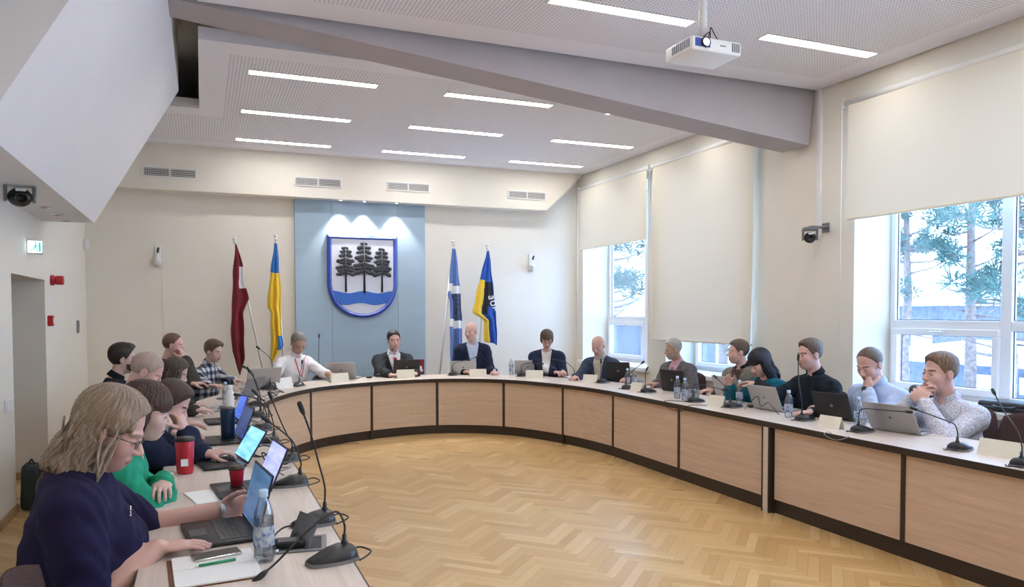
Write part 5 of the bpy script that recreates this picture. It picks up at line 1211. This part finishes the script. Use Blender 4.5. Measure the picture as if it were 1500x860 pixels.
    clo = lo_ - .02; chi = hi_ + .02; slv = sleeve
    ch = .0095 if fine < .005 else .0115
    if jacket: V, Q = nets(lambda P: garment(P, .010, min(slv, 1.93), None, .46, neck_r=.056), clo, chi, ch)
    else: V, Q = nets(lambda P: garment(P, .013, slv, None, .44, neck_r=.060 if not female else .066, neck_dip=vneck * (.10 if collar is None else .05), arm_g=.004), clo, chi, ch)
    np_mesh('shirt' if not female else 'top', [(V, Q)], [CL[top]], root, O)
    if jacket:
        V, Q = nets(lambda P: garment(P, .022, min(slv, 1.86), (jacket[0], zN - jacket[1] * s), .46, True, neck_r=.066, arm_g=.007), clo, chi, ch)
        np_mesh('jacket', [(V, Q)], [CL[jmat]], root, O)
    def ring(r_, h_, th, tilt, gap, zc, name, m_):
        nd = unit(HP(0, -.022, -.05) - nb); c0 = nb + nd * zc * s + cf * .003 * s; ax = unit(nd + cf * tilt); xx = cr; yy = np.cross(ax, xx); yy = yy if np.dot(yy, cf) > 0 else -yy
        def fn(P):
            q = P - c0; x = q @ xx; y = q @ yy; z = q @ ax; ang = np.abs(np.arctan2(x, y)); rr = r_ * s * (1 + .10 * np.clip(-z / (h_ * s), -1, 1)); d = np.abs(np.sqrt(x * x + y * y) - rr) - th * s
            front = np.clip(1 - ang / 1.0, 0, 1); d = np.maximum(d, np.abs(z + front * .018 * s) - h_ * s * (1 + .3 * front)); return np.maximum(d, (gap - ang) * r_ * s)
        V, Q = nets(fn, c0 - .13 * s, c0 + .13 * s, .0055); np_mesh(name, [(V, Q)], [CL[m_]], root, O)
    if collar: ring(.0635, .026, .0048, .22, .12 if tie or lan else .40, .036, 'collar', collar)
    if turtleneck: ring(.064, .03, .006, .1, -1, .045, 'collar', top)
    if tie:
        b = MB(); z1 = zN - .005; pts = []
        for zz, w_ in ((zN + .012 * s, .012), (zN - .02 * s, .017), (zN - .03 * s, .013), (zN - .12 * s, .023), (zN - .28 * s, .032)):
            # surface point in front of the chest
            yv = .02
            tt = np.linspace(0, .3 * s, 60); Pp = chest + spine * zz + np.outer(tt, cf); dd = garment(Pp, .0115, 1.9, None, .3, neck_r=.01); j = np.argmin(np.abs(dd)) if (dd < 0).any() else 24; pts.append((Pp[j] + cf * .013, w_ * 1.25 * s))
        vs = []; fs = []
        for p, w_ in pts:
            for sx_, o_ in ((-1, .0), (0, .006), (1, .0)): vs.append(p + cr * sx_ * w_ + cf * (o_ + .002) - O)
            for sx_ in (1, -1): vs.append(p + cr * sx_ * w_ - cf * .004 - O)
        for i in range(len(pts) - 1):
            for k in range(5): fs.append((5 * i + k, 5 * i + (k + 1) % 5, 5 * i + 5 + (k + 1) % 5, 5 * i + 5 + k))
        fs.append((0, 1, 2, 3, 4)); b.add(vs, fs, 0, None, False); b.build('tie', CL[tie], root)
    # cuffs
    for (S_, E, W, sg, hd) in arms:
        if jacket and slv > 1.7:
            dv = unit(W - E); b = MB(); p0 = W - dv * .045 * s - O; b.tube([p0, p0 + dv * .035 * s], [.037 * s, .036 * s], 0, 18); b.build('cuff', CL[top], root)
        if hd.get('watch'):
            dv = unit(W - E); b = MB(); p0 = W - dv * .012 * s - O; b.tube([p0, p0 + dv * .02 * s], [.0335 * s, .0325 * s], 0, 20); up_ = unit(-np.array(hd.get('n', -U), float)); up_ = unit(up_ - dv * np.dot(up_, dv)); c = p0 + dv * .01 * s + up_ * .026 * s; b.tube([c, c + up_ * .013 * s], [.021 * s, .020 * s], 0, 18); b.build('wristwatch', WATCH if hd['watch'] == 1 else M['silver'], root)
    # legs (trousers) and shoes
    if legs:
        def legf(P):
            d = np.full(len(P), 9.)
            for hp, kn, ft in leg: d = smin(d, smin(Cap(hp, kn, .092 * s * .9, .068 * s * .9)(P), Cap(kn, ft, .066 * s * .9, .05 * s)(P), .02), 0.0)
            return smin(d, tor[2](P, .012), .05)
        al = np.array([x for l in leg for x in l]); V, Q = nets(legf, al.min(0) - V3(.24, .24, .08) * s, al.max(0) + .2 * s, .020); V, Q = drop(V, Q, lambda c: c[:, 2] < .045); np_mesh('trousers', [(V, Q)], [CL['trousers']], root, O)
        for hp, kn, ft in leg:
            b = MB(); p = V3(ft[0], ft[1], 0) - O; Fv = Vector(F); T = Matrix.Translation(p) @ Matrix.Rotation(f, 4, 'Z')
            b.ball((.05, 0, .045), (.135, .050, .045), 0, 14, T); b.ball((-.01, 0, .07), (.06, .045, .06), 0, 12, T); b.build('shoe', SHOE, root)
    # ---- hair
    if hair:
        HM = HR[hc]
        cran = Ell((0, -.012, .036), (.0755 * wf, .094, .086))
        def hairf(P):
            q = (P - Hc) @ RH.T / s; x, y, z = q[:, 0], q[:, 1], q[:, 2]; ax = np.abs(x)
            t = hair.get('t', .012); side_t = hair.get('side', .006); top_t = hair.get('top', t)
            th = side_t + (top_t - side_t) * np.clip((z - .04) / .06, 0, 1) + hair.get('quiff', 0) * np.clip((y - .02) / .05, 0, 1) * np.clip((z - .07) / .03, 0, 1)
            ang = np.arctan2(x, y + .03); rh = np.clip(np.hypot(x, y + .03) / .05, 0, 1); d = cran(q, 0) - th - hair.get('str', .0012) * rh * (np.sin(34 * ang + 3.5 * np.sin(z * 45 + ang * 2)) + .6 * np.sin(61 * ang - 4 * np.sin(z * 38)))
            rec = hair.get('rec', 0); l1 = ((y - (.016 - rec)) * .066 - (z + .006) * .043) / .0788; l1 = np.where(y > .05, np.maximum(l1, hair.get('front', .060) - z + np.maximum(0, ax - .045) * -.5), l1)
            d = smax(d, l1, .006)
            nap = hair.get('nape', -.062); d = smax(d, nap - z + np.clip(y + .06, 0, .2) * .4, .006)
            ear = Ell((.079, .002, -.008), (.022, .019, .030))(np.stack([ax, y, z], 1)); d = smax(d, -ear, .004)
            if hair.get('bald'):   # crown without hair
                bt = hair['bald']; d = smax(d, z - bt, .006)
            for c, r in hair.get('blobs', ()):
                if len(c) == 4: c = c[:3]
                d = smin(d, Ell(c, r)(np.stack([x, y, z], 1)) - hair.get('str', .0022) * 1.5 * (np.sin(30 * ang + hair.get('wav', 1.5) * np.sin(z * 75 + ang * 3)) + .6 * np.sin(53 * ang - hair.get('wav', 1.5) * np.sin(z * 60))), .014)
            if hair.get('blobs') or hair.get('fringe'):
                if hair.get('fringe'):
                    fr = Ell((0, .0, .050), (.083 * wf, .100, .070))(q); fr = smax(fr, hair['fringe'] - z + ax * hair.get('fr_sl', .2), .004); fr = np.maximum(fr, -y + .02); d = smin(d, fr - .0012 * np.sin(x * 700), .008)
                # keep the face free
                fz = Ell((0, .095, -.045), (hair.get('fw', .052), .060, hair.get('fh', .080)))(q); d = smax(d, -fz, .006) if not hair.get('fringe') else np.where(z < hair['fringe'], smax(d, -fz, .006), d)
            return d * s
        V, Q = nets(hairf, Hc - hair.get('box', .17) * s, Hc + .17 * s, .0045 if fine < .005 else .0055)
        def hattr(V):
            q = (V - Hc) @ RH.T / s; ph = np.arctan2(q[:, 0], q[:, 1] + .03 - hair.get('part', 0)) ; return np.stack([np.cos(ph), np.sin(ph), q[:, 2] * hair.get('zs', 1.6) + .02 * np.sin(q[:, 2] * 40)], 1)
        o = np_mesh('hair', [(V, Q)], [HM], root, O, None, hattr)
        if hair.get('locks'):
            rr = random.Random(5); b = MB(); n = 0
            for (x0, y0, z0, x1, y1, z1, cnt, rad, wav) in hair['locks']:
                for i in range(cnt):
                    j = lambda a: rr.uniform(-a, a); p0 = np.array([x0 + j(.02), y0 + j(.03), z0 + j(.02)]); p1 = np.array([x1 + j(.028), y1 + j(.045), z1 + j(.02)]); P_ = []
                    ph = rr.uniform(0, 6); am = wav * rr.uniform(.5, 1.2)
                    for k in range(9):
                        t_ = k / 8; c = p0 + (p1 - p0) * t_; c = c + np.array([sin(ph + t_ * 7) * am * t_, cos(ph * 1.3 + t_ * 6) * am * t_, 0]); c[0] += .012 * sin(pi * t_) * (1 if x0 > 0 else -1); P_.append(HP(*c) - O)
                    r0 = rad * rr.uniform(.7, 1.2) * s; b.tube(P_, [r0 * (.7 + .5 * sin(pi * k / 8)) * (1 if k < 8 else .35) for k in range(9)], 0, 7, None, True, .55)
            lo_o = b.build('hair_locks', HM, root); vv = np.empty(len(lo_o.data.vertices) * 3); lo_o.data.vertices.foreach_get('co', vv); vv = vv.reshape(-1, 3) + O; qq = (vv - Hc) @ RH.T / s; ph = np.arctan2(qq[:, 0], qq[:, 1] + .03)
            lo_o.data.attributes.new('strand', 'FLOAT_VECTOR', 'POINT').data.foreach_set('vector', np.stack([np.cos(ph), np.sin(ph), qq[:, 2] * 1.5], 1).astype(np.float32).ravel())
    if glasses:
        b = MB(); G = lambda x, y, z: Vector(HP(x, y, z) - O)
        for sg in (1, -1):
            pts = [G(sg * (.031 + .019 * cos(a)), .094 - .10 * abs(.019 * cos(a)) * (1 if cos(a) * 1 > 0 else .2), -.004 + .0135 * sin(a)) for a in np.linspace(0, 2 * pi, 17)]; b.tube(pts, .0013 * s, 0, 6, None, False); b.tube([G(sg * .050, .092, .002), G(sg * .074 * wf, .06, .004), G(sg * .080 * wf, .0, .002)], .0014 * s, 0, 6)
        b.tube([G(-.013, .096, .0), G(0, .098, .003), G(.013, .096, .0)], .0013 * s, 0, 6); b.build('glasses', M['dark'], root)
    if lan:
        b = MB(); 
        for sg in (1, -1):
            pts = []
            for zz, xx in ((zN + .03 * s, .060), (zN - .02 * s, .058), (zN - .08 * s, .042), (zN - .16 * s, .020), (zN - .20 * s, .004)):
                tt = np.linspace(0, .3 * s, 60); Pp = chest + spine * zz + cr * sg * xx * s + np.outer(tt, cf); dd = garment(Pp, .014, 1.9, None, .3, neck_r=.01); j = np.argmin(np.abs(dd)) if (dd < 0).any() else 20; pts.append(Vector(Pp[j] + cf * .008 - O))
            b.tube(pts, .007 * s, 0, 6, None, True, .4)
        b.build('lanyard', mat('red_lanyard', (.72, .06, .10), .6), root)
    if extra: extra(locals())
    return root
import time as _time
_t0 = _time.time()
def P_(px, py, w): v = at_depth(px, py, w); return (v.x, v.y, v.z)
short = dict(t=.012, side=.007, top=.016, quiff=.008)
crop = dict(t=.006, side=.004, top=.007, str=.0006)
ONLY = None
def hz(x, y, z=.80): return (x, y, z)
def H_(w, d, n=(0, 0, -1), curl=.4, **k): return dict(w=w, d=d, n=n, curl=curl, **k)

def brooch(L):
    s, chest, cf, cr, spine, g, O = (L[k] for k in ('s', 'chest', 'cf', 'cr', 'spine', 'garment', 'O'))
    tt = np.linspace(0, .35 * s, 80); Pp = chest + spine * .085 * s + cr * .055 * s + np.outer(tt, cf); dd = g(Pp, .013, .98, None, .3, neck_r=.01, arm_g=.004); j = int(np.argmin(np.abs(dd)))
    c = Pp[j] + cf * .004 - O; b = MB()
    for k in range(6): b.ball(tuple(c + spine * .006 * (k - 2.5) + cr * .004 * (-1) ** k), .0048, 0, 8)
    b.build('brooch', M['chrome'], L['root'])
# --- left arm (they face +x)
person('woman in a navy top with wavy ash blonde hair and glasses, closest to the camera', P_(161, 630, 2.80), -8, 26, s=1.24, face=4, lean=.0, ndrop=.092, nback=.045, extra=brooch, female=True, girth=1.18, skin='pink', hc='blonde', top='navytop', sleeve=.98, glasses=True, fine=.0042, vneck=1.0,
       hands=[H_((-.17, 3.06, .80), (1, .12, -.02), curl=.12), H_((.07, 3.56, .80), (1, -.12, .15), (.3, -1, -.1), .30, watch=2, e=(-.2, .6, -1))], elbow_out=(.35, .5),
       hair=dict(t=.018, side=.014, top=.019, nape=-.2, front=.056, str=.0022, wav=3.2, box=.27, fw=.054, fh=.088, blobs=[((.050, -.035, -.02), (.036, .050, .09)), ((-.050, -.035, -.02), (.036, .050, .09)), ((0, -.070, -.03), (.068, .038, .09)), ((.064, -.030, -.085), (.032, .040, .060)), ((-.064, -.030, -.085), (.032, .040, .060)), ((0, -.090, -.090), (.078, .036, .062)), ((.056, .030, .045), (.022, .040, .030)), ((-.056, .030, .045), (.022, .040, .030)),
                 ((.072, .000, -.125), (.022, .024, .030)), ((.074, -.045, -.135), (.024, .028, .030)), ((.040, -.100, -.138), (.030, .024, .030)), ((-.02, -.112, -.135), (.034, .024, .032)), ((-.074, -.02, -.140), (.024, .03, .030)), ((.070, .028, -.075), (.013, .015, .045)), ((.062, -.08, -.125), (.026, .024, .03))],
                 locks=[(.070, .020, .02, .082, .016, -.130, 6, .0040, .008), (.066, -.06, .02, .088, -.050, -.140, 6, .0040, .008), (.02, -.10, .0, .04, -.105, -.140, 6, .0040, .008), (-.05, -.08, .0, -.07, -.08, -.14, 5, .0040, .008)]))
person('woman with dark brown hair in a green cardigan', P_(213, 604, 3.75), -2, 14, s=1.17, face=5, lean=.16, female=True, skin='pale', hc='brown', top='green', sleeve=1.95, fine=.0050, vneck=1.1,
       hands=[H_((-.20, 4.10, .85), (.1, .9, 0), curl=.6, e=(.3, -.8, -1)), H_((-.19, 4.02, .84), (.0, -.95, 0), curl=.6, e=(.3, .8, -1))], hair=dict(t=.020, side=.016, top=.020, nape=-.10, str=.003, box=.24, fringe=.022, fr_sl=.0, fw=.054, fh=.085, blobs=[((.060, -.02, -.02), (.030, .045, .085)), ((-.060, -.02, -.02), (.030, .045, .085)), ((0, -.07, -.03), (.07, .04, .08))]))
person('man in a navy jacket resting his face on his hand beside the green cardigan', P_(250, 591, 4.72), -4, 32, s=1.14, face=4, lean=.24, skin='pink', hc='brown', top='white', jacket=(.05, .24), jmat='navydark', collar='white',
       hands=[dict(h=(.050, .150, -.080), d=(-.45, .1, 1), n=(-1, .3, .1), curl=.7, e=(.8, -.3, -1)), H_((.05, 4.82, .82), (1, .1, 0), curl=.4)], hair=short, beard=None)
person('man with a shaved head bending over his laptop on the left arm', P_(214, 545, 5.65), -2, 30, s=1.22, face=2, lean=.20, skin='pink', hc='stubble', top='white', jacket=(.05, .24), jmat='bluegrey', collar='white',
       hands=[H_((-.02, 5.22, .82), (1, -.1, 0), curl=.35), H_((-.02, 5.72, .82), (1, .05, 0), curl=.35)], hair=dict(t=.003, side=.003, top=.003, str=.0003, rec=.0), girth=1.08)
person('bearded dark haired man in black leaning back behind the shaved head', P_(181, 526, 6.75), 4, 2, s=1.10, face=2, lean=.02, skin='fair', hc='dark', top='blackcl', sleeve=1.9, collar='blackcl', beard='brown',
       hands=[H_((-.12, 6.30, .80), (1, .1, 0), curl=.4), H_((-.12, 6.62, .80), (1, 0, 0), curl=.4)], hair=dict(t=.015, side=.012, top=.020, quiff=.012))
person('person with long brown hair falling over the face', P_(257, 546, 7.15), -4, 26, s=1.10, face=2, lean=.18, female=True, skin='pale', hc='longbrown', top='brownj', sleeve=1.95,
       hands=[H_((.0, 7.0, .81), (1, .0, 0), curl=.4), H_((.0, 7.3, .81), (1, 0, 0), curl=.4)], hair=dict(t=.018, side=.016, top=.018, nape=-.2, str=.003, box=.30, front=.05, fw=.040, fh=.075, blobs=[((.062, .01, -.03), (.026, .050, .10)), ((-.062, .01, -.03), (.026, .050, .10)), ((0, -.07, -.06), (.075, .04, .12)), ((.065, .0, -.12), (.028, .045, .07)), ((-.065, .0, -.12), (.028, .045, .07))],
                  locks=[(.07, .02, .05, .075, .03, -.17, 14, .007, .006), (.06, -.05, .05, .07, -.05, -.2, 14, .008, .006)]))
person('man with short reddish hair in a dark jacket holding his chin', P_(254, 506, 8.2), -8, 6, s=1.06, face=-4, lean=.08, skin='pink', hc='reddish', top='charcoal', jacket=(.05, .22), jmat='brownj',
       hands=[dict(h=(.045, .125, -.125), d=(-.35, .1, 1), n=(-1, .3, .1), curl=.9, e=(.6, -.6, -1)), H_((.10, 8.3, .80), (1, 0, 0), curl=.4)], hair=dict(t=.006, side=.005, top=.008, rec=.018, front=.075, str=.0006))
person('young man with brown hair in a black and white plaid shirt', P_(313, 515, 9.0), -38, 14, s=1.07, face=-28, lean=.08, skin='pale', hc='midbrown', top='plaid', sleeve=1.92, collar='plaid',
       hands=[H_((.14, 8.62, .80), (.8, -.5, 0), curl=.4), H_((.50, 8.95, .82), (.75, -.6, 0), curl=.5)], hair=dict(t=.018, side=.014, top=.022, quiff=.010, front=.045))
# --- back
person('man in a white shirt with glasses and a red lanyard, left of the blue panel', P_(437, 503, 10.1), -75, 30, s=1.20, face=-62, lean=.10, skin='tan', hc='grey', top='white', sleeve=1.35, collar='white', glasses=True, lan=True, girth=1.05,
       hands=[H_((.80, 9.95, .82), (.6, -.8, 0), curl=.4, watch=2), H_((1.62, 10.02, .82), (.5, -.85, 0), curl=.4)], hair=dict(t=.008, side=.006, top=.010, rec=.006))
person('man in a dark suit with a red tie speaking before the blue panel', P_(577, 499, 10.95), -92, 2, roll=-4, s=1.19, face=-88, lean=.06, skin='pink', hc='dark', top='white', jacket=(.085, .30), jmat='charcoal', collar='white', tie='red', girth=1.06, shoulder_w=1.06,
       hands=[H_((2.40, 10.25, .80), (.7, -.5, 0), curl=.4), H_((2.78, 10.30, .80), (-.6, -.6, 0), curl=.4)], hair=dict(t=.008, side=.005, top=.012))
person('bald man in a navy jacket and pale shirt before the slate blue flag', P_(690, 486, 11.1), -140, 2, s=1.12, face=-105, lean=.04, skin='pink', hc='stubble', top='ltblue', jacket=(.085, .36), jmat='navydark', collar='ltblue', girth=1.02,
       hands=[H_((3.52, 10.32, .80), (.5, -.8, 0), curl=.4), H_((3.92, 10.15, .80), (-.2, -1, 0), curl=.4, watch=2)], elbow_out=(.15, .15))
person('woman with short brown hair and glasses in a dark cardigan and white top', P_(801, 498, 10.85), -112, 22, s=1.10, face=-118, lean=.06, female=True, skin='pink', hc='midbrown', top='whitetop', jacket=(.07, .45), jmat='navydark', glasses=True, fine=.005,
       hands=[H_((4.56, 9.42, .82), (.3, -1, 0), curl=.6), H_((4.66, 9.40, .83), (-.3, -1, 0), curl=.6)], elbow_out=(.15, .15), hair=dict(t=.020, side=.014, top=.022, nape=-.06, str=.003, box=.2, fringe=.035, fr_sl=.1, fw=.050, fh=.08, blobs=[((.062, -.02, .0), (.022, .045, .05)), ((-.062, -.02, .0), (.022, .045, .05))]))
person('bald man in a blue jacket over a cream pullover, left of the windows', P_(876, 507, 10.25), -140, 20, s=1.12, face=-145, lean=.16, skin='pink', hc='stubble', top='cream', jacket=(.075, .40), jmat='bluegrey', turtleneck=True,
       hands=[H_((4.60, 8.90, .80), (-.7, -.7, 0), curl=.4), H_((5.12, 8.42, .80), (-.8, -.5, 0), curl=.4)])
# --- right arm (they face -x)
person('grey haired man in a grey suit, pink shirt and tie', P_(986, 512, 9.1), 168, 8, s=1.03, face=-165, lean=.04, skin='tan', hc='ltgrey', top='pink', jacket=(.075, .32), jmat='greysuit', collar='pink', tie='lilactie', beard='ltgrey', side_lean=0,
       hands=[H_((5.02, 7.62, .81), (-.8, .3, 0), curl=.5), H_((5.10, 7.25, .81), (-.8, .3, 0), curl=.5)], hair=dict(t=.009, side=.007, top=.012, rec=.004))
person('man with short brown hair in a beige jacket and black collar looking left', P_(1081, 516, 8.0), 160, 0, s=1.07, face=-172, lean=-.02, skin='pink', hc='midbrown', top='check', jacket=(.07, .34), jmat='beige', collar='blackcl',
       hands=[H_((5.15, 6.72, .81), (-1, .2, 0), curl=.4), H_((5.15, 6.35, .81), (-1, .1, 0), curl=.4)], hair=dict(t=.009, side=.007, top=.014, quiff=.004))
person('woman with long black hair and a fringe in a teal cardigan holding a cup', P_(1113, 532, 7.5), 178, 26, s=1.12, face=178, lean=.10, female=True, skin='pink', hc='black', top='blackcl', jacket=(.07, .4), jmat='teal', fine=.005,
       hands=[H_((4.99, 6.22, .92), (-.55, -.1, .75), (-.2, -1, 0), .7), H_((5.2, 5.8, .81), (-1, 0, 0), curl=.4)], hair=dict(t=.018, side=.018, top=.018, nape=-.25, str=.0022, box=.32, fringe=.018, fr_sl=.0, fw=.050, fh=.09, blobs=[((.062, -.01, -.03), (.026, .050, .10)), ((-.062, -.01, -.03), (.026, .050, .10)), ((0, -.07, -.06), (.078, .04, .12)), ((.068, -.02, -.13), (.032, .048, .09)), ((-.068, -.02, -.13), (.032, .048, .09)), ((0, -.085, -.14), (.085, .04, .09))]))
person('man in a black long sleeved polo reaching across toward the cup', P_(1186, 520, 7.0), 172, 2, s=1.18, face=180, lean=-.02, skin='pink', hc='midbrown', top='poloblack', sleeve=1.92, collar='poloblack',
       hands=[H_((5.02, 5.85, .97), (-.6, .7, .0), (0, -.4, -1), .30, spread=.2, e=(-1, -.4, -.4)), H_((4.86, 4.98, .80), (-.9, .0, 0), curl=.5)], hair=dict(t=.006, side=.004, top=.016, quiff=.006))
person('balding man in a light blue shirt resting his chin in his hand', P_(1274, 534, 6.4), -176, 24, s=1.20, face=-178, lean=.12, skin='pink', hc='midbrown', top='ltblue', sleeve=1.92, collar='ltblue', girth=1.12, fine=.005,
       hands=[H_((5.22, 5.25, .80), (-.8, -.3, 0), curl=.5), dict(h=(-.050, .140, -.125), d=(.4, .55, .75), n=(1, .1, .3), curl=.95, watch=1, e=(-.5, -.5, -1))], hair=dict(t=.005, side=.006, top=.0028, rec=.022, front=.085, str=.0005))
person('man in a small patterned shirt with clasped hands under his chin', P_(1377, 547, 5.8), 166, 0, s=1.28, face=-176, lean=.06, skin='pink', hc='sandy', top='printed', sleeve=1.92, collar='printed', fine=.005, girth=1.03,
       hands=[dict(h=(.055, .125, -.150), d=(-.1, -.75, .55), n=(.9, -.2, -.2), curl=.8, e=(-.4, .7, -1)), dict(h=(-.060, .150, -.165), d=(.1, .75, .50), n=(.9, .3, -.3), curl=.8, watch=2, e=(-.4, -.7, -1))], hair=dict(t=.010, side=.005, top=.018, quiff=.006))
print('PEOPLE TIME', _time.time() - _t0)
for lab, x, y, a in (('empty brown chair at the lower left corner of the picture', -.25, 2.56, 0), ('empty brown chair right of the man in the patterned shirt', 5.38, 3.62, 180), ('empty brown chair nearest the right edge of the picture', 5.28, 3.02, 180)):
    chair(lab, x, y, D(a))
for o in [o for o in bpy.data.objects if o.get('category') == 'person']:
    n = o['label']; f_ = None
    for c in o.children:
        if c.name.startswith('shoe'): pass
    k_ = (-.12 if 'navy top' in n else .12) if abs(SEATF[n]) < .3 and o.location.x < 1 else .02
    chair('brown chair under the ' + ' '.join(n.split()[:9]).rstrip(','), o.location.x + k_ * cos(SEATF[n]), o.location.y + k_ * sin(SEATF[n]), SEATF[n]) if n in globals().get('SEATF', {}) else None
